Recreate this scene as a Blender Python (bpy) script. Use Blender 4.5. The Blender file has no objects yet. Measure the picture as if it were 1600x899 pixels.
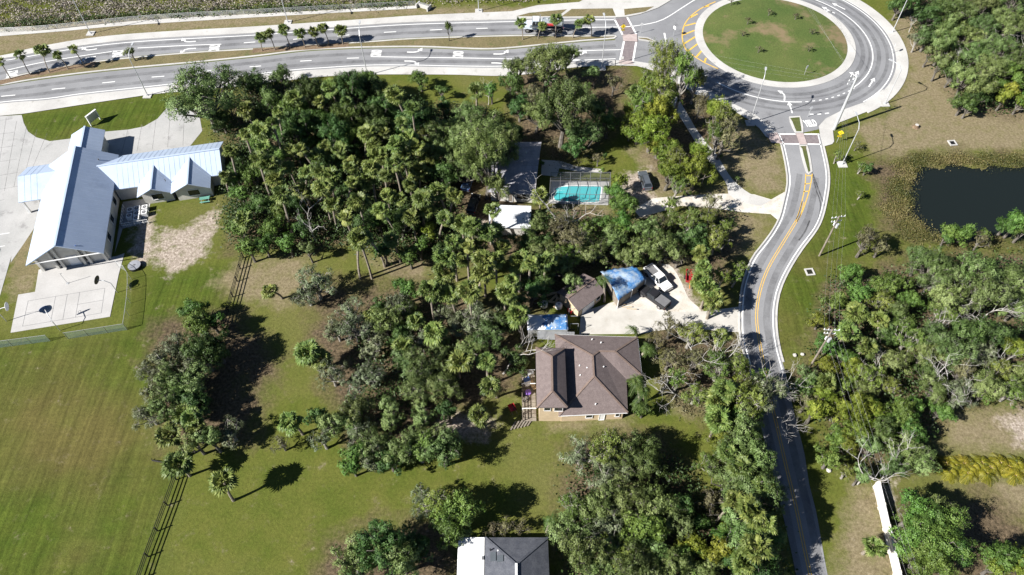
import bpy, bmesh, math, random
import numpy as np
from mathutils import Vector, Matrix

# ------------------------------------------------------------------ camera, sky, sun, exposure
FOC, NADX, NADY, CAMH = 1150.0, 810.0, 1320.0, 100.0        # surveyed from the photograph
_n = np.array([NADX-800.0, NADY-449.5, FOC]); _n /= np.linalg.norm(_n)
_e2 = np.array([0, 0, 1.0])-_n*_n[2]; _e2 /= np.linalg.norm(_e2)
_e1 = np.cross(_n, _e2)
scene = bpy.context.scene
C = scene.collection
cam_d = bpy.data.cameras.new('camera'); cam = bpy.data.objects.new('camera', cam_d); C.objects.link(cam)
cam_d.sensor_width = 36.0; cam_d.lens = FOC*36.0/1600.0; cam_d.clip_start = 1.0; cam_d.clip_end = 9000.0
def _w(c):
    c = np.array(c, float); return Vector((c@_e1, c@_e2, -(c@_n)))
_m = Matrix((_w((1, 0, 0)), _w((0, -1, 0)), _w((0, 0, -1)))).transposed().to_4x4()
_m.translation = Vector((0, 0, CAMH)); cam.matrix_world = _m
scene.camera = cam

SUN_AZ, SUN_EL = math.radians(203.5), math.radians(37.0)     # direction towards the sun
world = bpy.data.worlds.new('World'); scene.world = world; world.use_nodes = True
_nt = world.node_tree
_sky = _nt.nodes.new('ShaderNodeTexSky'); _sky.sky_type = 'NISHITA'; _sky.sun_disc = False
_sky.sun_elevation = SUN_EL; _sky.sun_rotation = math.radians(90)-SUN_AZ
_sky.air_density = 0.6; _sky.dust_density = 0.1; _sky.ozone_density = 1.5
_bg = _nt.nodes['Background']; _bg.inputs['Strength'].default_value = 0.05
_nt.links.new(_sky.outputs[0], _bg.inputs['Color'])
sun_d = bpy.data.lights.new('sun', 'SUN'); sun_d.energy = 5.0; sun_d.angle = math.radians(0.5)
sun_d.color = (1.0, 0.965, 0.915)
sun = bpy.data.objects.new('sun', sun_d); C.objects.link(sun)
_s = Vector((math.cos(SUN_AZ)*math.cos(SUN_EL), math.sin(SUN_AZ)*math.cos(SUN_EL), math.sin(SUN_EL)))
sun.rotation_euler = _s.to_track_quat('Z', 'Y').to_euler()
vs = scene.view_settings
vs.view_transform = 'Standard'; vs.look = 'None'; vs.gamma = 1.0; vs.use_curve_mapping = False
vs.exposure = 1.08
scene.cycles.max_bounces = 6; scene.cycles.diffuse_bounces = 1; scene.cycles.transparent_max_bounces = 12

# ------------------------------------------------------------------ helpers
rng = np.random.default_rng(7); random.seed(7)
def G(x, y, z=0.0):
    """point of the place seen at photo pixel x, y when it lies z metres up"""
    d = np.array([x-800.0, y-449.5, FOC]); X = d*((CAMH-z)/(d@_n))
    return (float(X@_e1), float(X@_e2), float(z))
def G2(x, y, z=0.0): return G(x, y, z)[:2]
def GP(pts, z=0.0): return [G2(x, y, z) for x, y in pts]

def smooth(pts, step=1.0, closed=False):
    """Catmull-Rom through pts, resampled"""
    P = [np.array(p, float) for p in pts]; n = len(P); out = []
    rngs = range(n) if closed else range(n-1)
    for i in rngs:
        p1, p2 = P[i], P[(i+1) % n]
        p0 = P[i-1] if (closed or i > 0) else 2*p1-p2
        p3 = P[(i+2) % n] if (closed or i+2 < n) else 2*p2-p1
        k = max(1, int(np.linalg.norm(p2-p1)/step))
        for j in range(k):
            t = j/k
            out.append(tuple(0.5*((2*p1)+(-p0+p2)*t+(2*p0-5*p1+4*p2-p3)*t*t+(-p0+3*p1-3*p2+p3)*t**3)))
    if not closed: out.append(tuple(P[-1]))
    return out
def offset(line, d):
    """shift a polyline d metres to its left"""
    L = np.array(line, float); t = np.gradient(L, axis=0); t /= np.linalg.norm(t, axis=1)[:, None]+1e-9
    return [tuple(p) for p in L+np.c_[-t[:, 1], t[:, 0]]*d]

class MB:
    """collects geometry; build() links it as one mesh object"""
    def __init__(s): s.v = []; s.f = []; s.mi = []
    def add(s, verts, faces, m=0):
        o = len(s.v); s.v += [tuple(map(float, p)) for p in verts]; s.f += [tuple(i+o for i in f) for f in faces]; s.mi += [m]*len(faces); return s
    def box(s, x0, x1, y0, y1, z0, z1, m=0):
        return s.add([(x0, y0, z0), (x1, y0, z0), (x1, y1, z0), (x0, y1, z0), (x0, y0, z1), (x1, y0, z1), (x1, y1, z1), (x0, y1, z1)],
                     [(3, 2, 1, 0), (4, 5, 6, 7), (0, 1, 5, 4), (1, 2, 6, 5), (2, 3, 7, 6), (3, 0, 4, 7)], m)
    def beam(s, a, b, w, h, m=0):
        """box of section w (level) by h along a-b"""
        a, b = Vector(a), Vector(b); d = (b-a).normalized()
        up = Vector((0, 0, 1)) if abs(d.z) < 0.95 else Vector((1, 0, 0))
        x = d.cross(up).normalized()*w/2; y = x.cross(d).normalized()*h/2
        return s.add([a-x-y, a+x-y, a+x+y, a-x+y, b-x-y, b+x-y, b+x+y, b-x+y],
                     [(3, 2, 1, 0), (4, 5, 6, 7), (0, 1, 5, 4), (1, 2, 6, 5), (2, 3, 7, 6), (3, 0, 4, 7)], m)
    def tube(s, pts, rad, n=6, m=0, cap=True):
        P = [Vector(p) for p in pts]; k = len(P)
        if not hasattr(rad, '__len__'): rad = [rad]*k
        ring = []; o = len(s.v)
        for i in range(k):
            d = (P[min(i+1, k-1)]-P[max(i-1, 0)]).normalized()
            up = Vector((0, 0, 1)) if abs(d.z) < 0.9 else Vector((1, 0, 0))
            x = d.cross(up).normalized(); y = x.cross(d)
            for j in range(n):
                a = 2*math.pi*j/n; s.v.append(tuple(P[i]+(x*math.cos(a)+y*math.sin(a))*rad[i]))
        for i in range(k-1):
            for j in range(n):
                a, b = o+i*n+j, o+i*n+(j+1) % n
                s.f.append((a, b, b+n, a+n)); s.mi.append(m)
        if cap:
            s.f.append(tuple(o+j for j in range(n))[::-1]); s.f.append(tuple(o+(k-1)*n+j for j in range(n))); s.mi += [m, m]
        return s
    def disc(s, c, r, n=24, m=0, h=0.0):
        o = [(c[0]+r*math.cos(2*math.pi*i/n), c[1]+r*math.sin(2*math.pi*i/n)) for i in range(n)]
        if h: return s.slab(o, c[2], c[2]+h, m)
        return s.add([(x, y, c[2]) for x, y in o], [tuple(range(n))], m)
    def poly(s, pts, z, m=0): return s.add([(x, y, z) for x, y in ccw(pts)], [tuple(range(len(pts)))], m)
    def slab(s, pts, z0, z1, m=0):
        p = ccw(pts); n = len(p)
        return s.add([(x, y, z0) for x, y in p]+[(x, y, z1) for x, y in p],
                     [tuple(range(n, 2*n))]+[(i, (i+1) % n, n+(i+1) % n, n+i) for i in range(n)], m)
    def strip(s, line, d0, d1, z, m=0, z0=None):
        a, b = offset(line, d0), offset(line, d1); n = len(line)
        s.add([(x, y, z) for x, y in a]+[(x, y, z) for x, y in b], [(i, i+1, n+i+1, n+i) if d0 > d1 else (n+i, n+i+1, i+1, i) for i in range(n-1)], m)
        if z0 is not None:
            for L, fl in ((a, d0 > d1), (b, d0 < d1)):
                s.add([(x, y, z) for x, y in L]+[(x, y, z0) for x, y in L], [((i, n+i, n+i+1, i+1) if not fl else (i+1, n+i+1, n+i, i)) for i in range(n-1)], m)
            s.add([(*a[0], z), (*b[0], z), (*b[0], z0), (*a[0], z0)], [(0, 1, 2, 3)], m)
            s.add([(*a[-1], z), (*b[-1], z), (*b[-1], z0), (*a[-1], z0)], [(0, 1, 2, 3)], m)
        return s
    def mesh(s, name, mats):
        me = bpy.data.meshes.new(name); me.from_pydata(s.v, [], s.f)
        for m in (mats if isinstance(mats, (list, tuple)) else [mats]): me.materials.append(m)
        if any(s.mi): me.polygons.foreach_set('material_index', s.mi)
        me.update(); return me
    def build(s, name, mats, parent=None, loc=(0, 0, 0), rz=0.0, sm=False):
        o = bpy.data.objects.new(name, s.mesh(name, mats)); C.objects.link(o)
        o.location = loc; o.rotation_euler = (0, 0, rz)
        if parent: o.parent = parent
        if sm: o.data.polygons.foreach_set('use_smooth', [True]*len(o.data.polygons))
        return o
def ccw(p):
    p = [tuple(q[:2]) for q in p]
    a = sum(p[i][0]*p[(i+1) % len(p)][1]-p[(i+1) % len(p)][0]*p[i][1] for i in range(len(p)))
    return p if a > 0 else p[::-1]
def thing(name, label, cat, loc=(0, 0, 0), rz=0.0, group=None):
    o = bpy.data.objects.new(name, None); C.objects.link(o); o.empty_display_size = 0.3
    o.location = loc; o.rotation_euler = (0, 0, rz); tag(o, label, cat, group); return o
def tag(o, label=None, cat=None, group=None, kind=None):
    for k, v in (('label', label), ('category', cat), ('group', group), ('kind', kind)):
        if v: o[k] = v
    return o
def struct(name, mb, mats, parent=None, label=None):
    o = mb.build(name, mats, parent)
    if not parent: o['kind'] = 'structure'
    if label: o['label'] = label
    return o
def copy_tree(o, parent=None):
    c = o.copy(); C.objects.link(c); c.parent = parent
    for ch in o.children: copy_tree(ch, c)
    return c

# ------------------------------------------------------------------ materials
def nodes(name):
    m = bpy.data.materials.new(name); m.use_nodes = True; nt = m.node_tree
    return m, nt, nt.nodes['Principled BSDF']
def N(nt, t, **k):
    n = nt.nodes.new(t)
    for a, b in k.items():
        if a in n.inputs: n.inputs[a].default_value = b
        else: setattr(n, a, b)
    return n
def mixc(nt, fac, a, b, blend='MIX'):
    n = nt.nodes.new('ShaderNodeMix'); n.data_type = 'RGBA'; n.blend_type = blend
    for i, v in ((0, fac), (6, a), (7, b)):
        if isinstance(v, (int, float)): n.inputs[i].default_value = v
        elif isinstance(v, (tuple, list)): n.inputs[i].default_value = (*v, 1)[:4]
        else: nt.links.new(v, n.inputs[i])
    return n.outputs[2]
def ramp(nt, val, lo, hi):
    n = N(nt, 'ShaderNodeMapRange'); n.inputs[1].default_value = lo; n.inputs[2].default_value = hi
    nt.links.new(val, n.inputs[0]); return n.outputs[0]
def noise(nt, scale, detail=4.0, vec=None, rough=0.55, scl=None):
    if vec is None:
        vec = N(nt, 'ShaderNodeNewGeometry').outputs['Position']
    if scl:
        mp = N(nt, 'ShaderNodeMapping'); mp.inputs['Scale'].default_value = scl[:3]
        if len(scl) > 3: mp.inputs['Rotation'].default_value = (0, 0, scl[3])
        nt.links.new(vec, mp.inputs[0]); vec = mp.outputs[0]
    n = N(nt, 'ShaderNodeTexNoise', Scale=scale, Detail=detail, Roughness=rough); nt.links.new(vec, n.inputs['Vector']); return n.outputs[0]
def surf(name, c1, c2, scale=0.5, rough=0.85, fine=6.0, famt=0.25, spec=0.3, metal=0.0, bump=0.0, lo=0.35, hi=0.65, scl=None, stain=None):
    m, nt, p = nodes(name)
    a = ramp(nt, noise(nt, scale, 5, scl=scl), lo, hi)
    col = mixc(nt, a, c1, c2)
    fn = noise(nt, fine, 3)
    f = ramp(nt, fn, 0.3, 0.7)
    g = N(nt, 'ShaderNodeMapRange'); g.inputs[3].default_value = 1-famt; g.inputs[4].default_value = 1+famt; nt.links.new(f, g.inputs[0])
    cc = N(nt, 'ShaderNodeCombineColor')
    for i in range(3): nt.links.new(g.outputs[0], cc.inputs[i])
    col = mixc(nt, 1.0, col, cc.outputs[0], 'MULTIPLY')
    if stain:
        st = ramp(nt, noise(nt, stain[1], 6, rough=0.7), stain[2], stain[2]+0.12)
        col = mixc(nt, st, col, stain[0])
    nt.links.new(col, p.inputs['Base Color'])
    p.inputs['Roughness'].default_value = rough; p.inputs['Specular IOR Level'].default_value = spec; p.inputs['Metallic'].default_value = metal
    if bump:
        b = N(nt, 'ShaderNodeBump', Strength=bump, Distance=0.05); nt.links.new(fn, b.inputs['Height']); nt.links.new(b.outputs[0], p.inputs['Normal'])
    return m
def plain(name, c, rough=0.5, metal=0.0, spec=0.4, fam=0.08):
    return surf(name, [x*(1-fam) for x in c], [min(1, x*(1+fam)) for x in c], 0.9, rough, 9.0, fam, spec, metal)
M = {}
M['asphalt'] = surf('asphalt', (.205, .207, .214), (.255, .257, .264), 0.12, 0.9, 14, .14, .25, stain=((.175, .176, .18), .35, .60))
M['asphalt_new'] = surf('asphalt_ring', (.195, .197, .205), (.24, .243, .25), 0.15, 0.88, 14, .12, .25, stain=((.16, .16, .166), .22, .57))
M['concrete'] = surf('concrete', (.41, .40, .38), (.50, .49, .465), 0.18, 0.9, 5, .07, .25, stain=((.34, .33, .30), .5, .58))
M['court'] = surf('court_concrete', (.39, .38, .365), (.44, .43, .415), 0.3, 0.9, 4, .05, .25, stain=((.44, .43, .41), .25, .62))
M['lot'] = surf('lot_concrete', (.33, .33, .32), (.40, .395, .385), 0.16, 0.9, 4, .07, .25, stain=((.26, .255, .25), .3, .56))
M['white_line'] = surf('road_paint_white', (.72, .72, .70), (.80, .80, .78), 2.0, 0.7, 12, .08, .3, stain=((.42, .42, .42), 2.2, .64))
M['yellow_line'] = surf('road_paint_yellow', (.62, .38, .06), (.70, .45, .10), 2.0, 0.7, 12, .1, .3, stain=((.40, .32, .18), 2.0, .62))
M['brickpad'] = surf('crosswalk_paver', (.165, .14, .145), (.21, .18, .18), 1.5, 0.9, 10, .2)
M['padpink'] = surf('ramp_paver', (.36, .29, .275), (.44, .37, .35), 1.2, 0.9, 8, .1)
M['mulch'] = surf('mulch', (.145, .10, .065), (.20, .145, .09), 0.6, 1, 5, .4)
M['verge'] = surf('verge_grass', (.125, .110, .050), (.175, .142, .075), 0.25, 1, 4, .3, lo=.3, hi=.7, stain=((.09, .105, .035), .3, .56))
M['lawn'] = surf('lawn_grass', (.058, .078, .020), (.088, .100, .030), 0.3, 1, 4, .3, stain=((.12, .105, .05), .35, .60))
M['island'] = surf('island_grass', (.06, .096, .020), (.092, .114, .030), 0.12, 1, 4, .28, stain=((.19, .145, .08), .085, .52))
M['white'] = plain('white_paint', (.78, .78, .77), .5)
M['offwhite'] = plain('stucco_offwhite', (.58, .56, .51), .9)
M['beige'] = plain('stucco_beige', (.56, .44, .29), .9)
M['black'] = plain('black_paint', (.018, .018, .02), .4)
M['rubber'] = plain('rubber', (.02, .02, .02), .9)
M['glass'] = plain('dark_glass', (.02, .025, .03), .08, 0, .6)
M['steel'] = plain('galvanised_steel', (.55, .56, .57), .45, .5)
M['pole'] = plain('pole_aluminium', (.52, .53, .54), .45, .3)
M['chrome'] = plain('chrome', (.6, .6, .62), .18, .9)
M['wood'] = surf('weathered_wood', (.17, .14, .11), (.25, .22, .18), 1.2, .9, 8, .25)
M['woodnew'] = surf('fresh_lumber', (.42, .29, .16), (.55, .42, .27), 1.5, .9, 8, .2)
M['fenceblack'] = surf('fence_black_board', (.014, .013, .012), (.03, .028, .025), 1.0, .8, 8, .25)
M['shingle'] = surf('shingle_brown', (.138, .110, .105), (.165, .133, .126), 1.6, .95, 8, .2, .2, scl=(1, 1, 1))
M['shingle_ridge'] = surf('shingle_ridge', (.16, .115, .095), (.20, .15, .125), 1.6, .95, 7, .2, .2)
M['shingle_dark'] = surf('shingle_charcoal', (.07, .075, .09), (.10, .105, .12), 1.2, .95, 7, .22, .2)
M['shingle_grey'] = surf('shingle_grey', (.24, .235, .255), (.32, .315, .335), .9, .95, 6, .2, .2, stain=((.20, .17, .15), .5, .60))
M['metalroof'] = surf('metal_roof_pale_blue', (.40, .48, .61), (.44, .52, .65), .35, .45, 5, .03, .5, .1, stain=((.35, .42, .54), .22, .58), scl=(1, 1, 1))
M['tarp'] = surf('blue_tarp', (.03, .12, .32), (.08, .22, .44), .8, .55, 4, .3, .4, bump=.7, stain=((.30, .37, .44), .35, .48))
M['whitetarp'] = surf('white_roof_coating', (.55, .57, .59), (.64, .65, .66), .7, .5, 4, .08, .4, stain=((.10, .27, .58), .22, .56))
M['pool'] = None
M['yellow_sign'] = plain('yellow_sign', (.85, .62, .02), .5)
M['red'] = plain('red_paint', (.33, .02, .025), .45)
M['brightred'] = plain('tank_red', (.55, .04, .05), .4)
M['blue'] = plain('blue_paint', (.06, .11, .28), .4)
M['orange'] = plain('orange_plastic', (.7, .22, .05), .5)
M['carwhite'] = plain('car_white', (.75, .75, .74), .22, 0, .5)
M['carblack'] = plain('car_black', (.02, .02, .022), .25, 0, .5)
M['carslate'] = plain('car_slate', (.10, .115, .135), .25, .2, .5)
M['carblue'] = plain('car_blue', (.09, .15, .28), .25, .2, .5)
M['bedgrey'] = plain('bed_cover', (.15, .15, .155), .7)
M['lightblue'] = plain('cab_pale_blue', (.55, .62, .67), .3)
M['tank'] = plain('tank_aluminium', (.34, .38, .40), .4, .3)
M['limestone'] = surf('limestone', (.42, .40, .36), (.49, .47, .43), .5, .95, 9, .06, stain=((.36, .33, .28), .4, .60))
M['shell'] = surf('shell_gravel', (.46, .42, .36), (.58, .55, .50), .5, 1, 6, .12, stain=((.32, .27, .20), .45, .57))
M['wallwhite'] = surf('block_wall_cream', (.60, .57, .50), (.68, .65, .58), .5, .9, 6, .06)
M['solar'] = plain('solar_panel', (.05, .06, .07), .5, 0, .3)
M['wire'] = plain('cable', (.25, .25, .25), .6)
M['clay'] = plain('tan_plastic', (.48, .36, .22), .7)
M['purple'] = plain('purple_plastic', (.22, .12, .45), .6)

def water_mat(name, col, rough, deep=None):
    m, nt, p = nodes(name)
    p.inputs['Base Color'].default_value = (*col, 1); p.inputs['Roughness'].default_value = rough; p.inputs['IOR'].default_value = 1.33
    nz = noise(nt, 1.5, 3); b = N(nt, 'ShaderNodeBump', Strength=.12, Distance=.03); nt.links.new(nz, b.inputs['Height']); nt.links.new(b.outputs[0], p.inputs['Normal'])
    return m
M['pondwater'] = water_mat('pond_water', (.010, .014, .013), .06)
M['poolwater'] = water_mat('pool_water', (.07, .43, .46), .05)
def screen_mat(name, col, op):
    m, nt, p = nodes(name)
    p.inputs['Base Color'].default_value = (*col, 1); p.inputs['Roughness'].default_value = .8; p.inputs['Alpha'].default_value = op
    return m
M['mesh_green'] = screen_mat('windscreen_mesh', (.24, .34, .30), .42)
M['mesh_dark'] = screen_mat('pool_screen_mesh', (.10, .11, .12), .16)
M['chain'] = screen_mat('chain_link', (.5, .52, .52), .22)
def wear_mat(name, col, amt, scale):
    m, nt, p = nodes(name)
    p.inputs['Base Color'].default_value = (*col, 1); p.inputs['Roughness'].default_value = .8
    a = N(nt, 'ShaderNodeMath', operation='MULTIPLY'); a.inputs[1].default_value = amt; nt.links.new(ramp(nt, noise(nt, scale, 5, rough=.7), .25, .7), a.inputs[0]); nt.links.new(a.outputs[0], p.inputs['Alpha'])
    return m
M['wear'] = wear_mat('tyre_wear', (.07, .07, .072), .32, .35)
M['skid'] = wear_mat('skid_mark', (.03, .03, .03), .75, .6)
M['crack'] = wear_mat('slab_joint', (.16, .155, .15), .8, .8)
def leaf_mat(name, dark, mid, light, trans=.14, var=.25):
    """foliage: tint of each leaf from its face attribute, small shift from tree to tree"""
    m, nt, p = nodes(name)
    at = N(nt, 'ShaderNodeAttribute'); at.attribute_name = 'tint'
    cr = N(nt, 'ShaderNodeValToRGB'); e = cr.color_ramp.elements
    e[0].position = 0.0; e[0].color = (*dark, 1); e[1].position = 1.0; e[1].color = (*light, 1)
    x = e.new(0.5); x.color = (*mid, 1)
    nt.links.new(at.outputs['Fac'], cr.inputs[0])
    oi = N(nt, 'ShaderNodeObjectInfo')
    hs = N(nt, 'ShaderNodeHueSaturation')
    h = N(nt, 'ShaderNodeMapRange'); h.inputs[3].default_value = .5-.028*var/.25; h.inputs[4].default_value = .5+.022*var/.25; nt.links.new(oi.outputs['Random'], h.inputs[0]); nt.links.new(h.outputs[0], hs.inputs['Hue'])
    mu = N(nt, 'ShaderNodeMath', operation='MULTIPLY'); mu.inputs[1].default_value = 7.31; nt.links.new(oi.outputs['Random'], mu.inputs[0])
    fr = N(nt, 'ShaderNodeMath', operation='FRACT'); nt.links.new(mu.outputs[0], fr.inputs[0])
    v = N(nt, 'ShaderNodeMapRange'); v.inputs[3].default_value = 1-var; v.inputs[4].default_value = 1+var; nt.links.new(fr.outputs[0], v.inputs[0]); nt.links.new(v.outputs[0], hs.inputs['Value'])
    nt.links.new(cr.outputs[0], hs.inputs['Color'])
    nt.links.new(hs.outputs[0], p.inputs['Base Color']); p.inputs['Roughness'].default_value = .55; p.inputs['Specular IOR Level'].default_value = .35
    tr = N(nt, 'ShaderNodeBsdfTranslucent'); nt.links.new(hs.outputs[0], tr.inputs[0])
    mx = N(nt, 'ShaderNodeMixShader'); mx.inputs[0].default_value = trans
    nt.links.new(p.outputs[0], mx.inputs[1]); nt.links.new(tr.outputs[0], mx.inputs[2])
    nt.links.new(mx.outputs[0], nt.nodes['Material Output'].inputs[0])
    return m
# ------------------------------------------------------------------ ground
def sdist(px, py, poly):
    """signed distance (inside positive) of points to a polygon"""
    P = np.array(poly, float); Q = np.roll(P, -1, 0); d = np.full(px.shape, 1e9); ins = np.zeros(px.shape, bool)
    for (ax, ay), (bx, by) in zip(P, Q):
        ex, ey = bx-ax, by-ay; t = np.clip(((px-ax)*ex+(py-ay)*ey)/(ex*ex+ey*ey+1e-9), 0, 1)
        d = np.minimum(d, np.hypot(px-ax-t*ex, py-ay-t*ey))
        c = ((ay > py) != (by > py)) & (px < (bx-ax)*(py-ay)/(by-ay+1e-12)+ax); ins ^= c
    return np.where(ins, d, -d)
POND = smooth(GP([(1446, 266), (1480, 264), (1540, 265), (1600, 266), (1660, 268), (1720, 290), (1700, 350), (1640, 366), (1600, 364), (1560, 364), (1520, 366), (1485, 366), (1460, 359), (1442, 346), (1432, 328), (1430, 306), (1436, 282)]), 1.0, True)
def axis(lo, hi, step, far):
    a = np.arange(lo, hi+.1, step); e = []
    s = step; x = hi
    while x < far: s *= 1.5; x += s; e.append(x)
    f = []; s = step; x = lo
    while x > -far: s *= 1.5; x -= s; f.append(x)
    return np.array(f[::-1]+list(a)+e)
gx, gy = axis(-150, 150, .9, 3500), axis(5, 205, .9, 3500)
X, Y = np.meshgrid(gx, gy); fx, fy = X.ravel(), Y.ravel()
def zone(polys, soft=2.0, core=1.0):
    m = np.zeros(fx.shape)
    for p in polys: m = np.maximum(m, np.clip((sdist(fx, fy, GP(p))+soft*.5)/soft, 0, 1))
    return m*core
DRY = [[(-400, 45), (400, 20), (650, 10), (1000, 12), (1000, 26), (640, 26), (400, 44), (200, 56), (60, 80), (-400, 120)],
       [(1395, 40), (1420, -60), (2100, -60), (2100, 245), (1600, 238), (1440, 236), (1395, 250), (1360, 240), (1330, 200), (1390, 170), (1420, 110)],
       [(1140, 178), (1190, 205), (1222, 235), (1228, 300), (1180, 305), (1120, 260), (1100, 200)],
       [(980, 235), (1045, 225), (1060, 300), (1010, 320), (1020, 280)], [(1080, 300), (1140, 290), (1150, 320), (1090, 325)],
       [(1330, 760), (1370, 760), (1410, 899), (1330, 980), (1300, 899)], [(1475, 640), (1620, 630), (1900, 700), (1620, 712), (1475, 702)],
       [(1540, 745), (1700, 745), (1700, 850), (1560, 800)], [(850, 650), (985, 652), (985, 670), (860, 672)],
       [(390, 405), (480, 400), (490, 470), (420, 455)], [(570, 400), (690, 405), (660, 440), (600, 430)],
       [(860, 315), (960, 318), (950, 345), (880, 350)], [(1130, 330), (1200, 340), (1170, 400), (1110, 400)],
       [(330, 440), (380, 405), (470, 440), (450, 480), (380, 470)], [(1030, 560), (1120, 590), (1120, 660), (1050, 640)],
       [(20, 340), (58, 335), (45, 400), (60, 420), (55, 455), (15, 470)]]
SAND = [[(243, 362), (300, 350), (338, 322), (345, 332), (330, 380), (326, 402), (262, 432), (240, 410)],
        [(1555, 652), (1640, 640), (1700, 702), (1590, 696)], [(1000, 420), (1060, 410), (1090, 470), (1105, 494), (1050, 500), (955, 492), (960, 460)],
        [(970, 272), (1015, 262), (1022, 300), (1030, 330), (1000, 345), (965, 300)], [(720, 335), (770, 345), (770, 372), (735, 372)], [(690, 640), (780, 645), (760, 690), (680, 690)],
        [(1370, 755), (1395, 755), (1402, 800), (1382, 800)], [(205, 340), (245, 330), (240, 420), (205, 415)]]
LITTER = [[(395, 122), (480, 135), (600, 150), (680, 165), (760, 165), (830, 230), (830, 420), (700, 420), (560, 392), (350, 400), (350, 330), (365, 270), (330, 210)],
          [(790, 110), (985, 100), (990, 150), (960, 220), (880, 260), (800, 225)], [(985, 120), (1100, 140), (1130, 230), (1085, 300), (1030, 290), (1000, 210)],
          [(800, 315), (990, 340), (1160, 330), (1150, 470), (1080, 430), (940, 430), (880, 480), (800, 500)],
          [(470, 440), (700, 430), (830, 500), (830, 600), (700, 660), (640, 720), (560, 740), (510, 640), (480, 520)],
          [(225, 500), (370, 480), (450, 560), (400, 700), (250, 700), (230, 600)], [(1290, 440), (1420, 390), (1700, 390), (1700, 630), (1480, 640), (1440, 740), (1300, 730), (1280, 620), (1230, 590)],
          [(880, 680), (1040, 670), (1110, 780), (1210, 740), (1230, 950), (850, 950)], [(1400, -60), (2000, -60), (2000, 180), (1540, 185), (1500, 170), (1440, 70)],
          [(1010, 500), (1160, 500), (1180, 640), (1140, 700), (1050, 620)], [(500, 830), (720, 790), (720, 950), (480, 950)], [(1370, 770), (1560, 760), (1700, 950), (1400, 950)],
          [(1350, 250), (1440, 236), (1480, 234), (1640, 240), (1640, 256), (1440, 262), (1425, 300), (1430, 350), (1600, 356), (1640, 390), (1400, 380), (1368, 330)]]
GREEN = [[(-300, 545), (205, 520), (240, 430), (330, 420), (380, 410), (345, 500), (240, 560), (230, 700), (275, 740), (215, 1000), (-400, 1000)],
         [(30, 182), (120, 168), (250, 148), (330, 200), (200, 205), (90, 222), (45, 210)], [(1295, 250), (1345, 250), (1370, 330), (1340, 420), (1240, 560), (1215, 540), (1225, 430), (1290, 340)]]
z = np.zeros_like(fx)
pd = sdist(fx, fy, POND); pd = np.where(np.abs(pd) < 12, pd+.55*np.sin(fx*.9+1.7*np.sin(fy*.6))+.45*np.sin(fy*1.3+.7*fx)+rng.normal(0, .25, fx.shape), pd); z = np.where(pd > -3.0, -np.clip((pd+3.0)/5.0, 0, 1)**1.3*1.5, 0)
me = bpy.data.meshes.new('ground'); nx, ny = len(gx), len(gy)
me.vertices.add(nx*ny); me.vertices.foreach_set('co', np.c_[fx, fy, z].ravel())
ii = (np.arange(ny-1)[:, None]*nx+np.arange(nx-1)[None]).ravel(); quads = np.c_[ii, ii+1, ii+nx+1, ii+nx]
me.loops.add(quads.size); me.loops.foreach_set('vertex_index', quads.ravel().astype(np.int32))
me.polygons.add(len(quads)); me.polygons.foreach_set('loop_start', (np.arange(len(quads))*4).astype(np.int32)); me.update(calc_edges=True)
ca = me.attributes.new('zones', 'FLOAT_COLOR', 'POINT')
ca.data.foreach_set('color', np.c_[zone(DRY, 4), zone(SAND, 3), zone(LITTER, 6), zone(GREEN, 5)].astype(np.float32).ravel())
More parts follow.
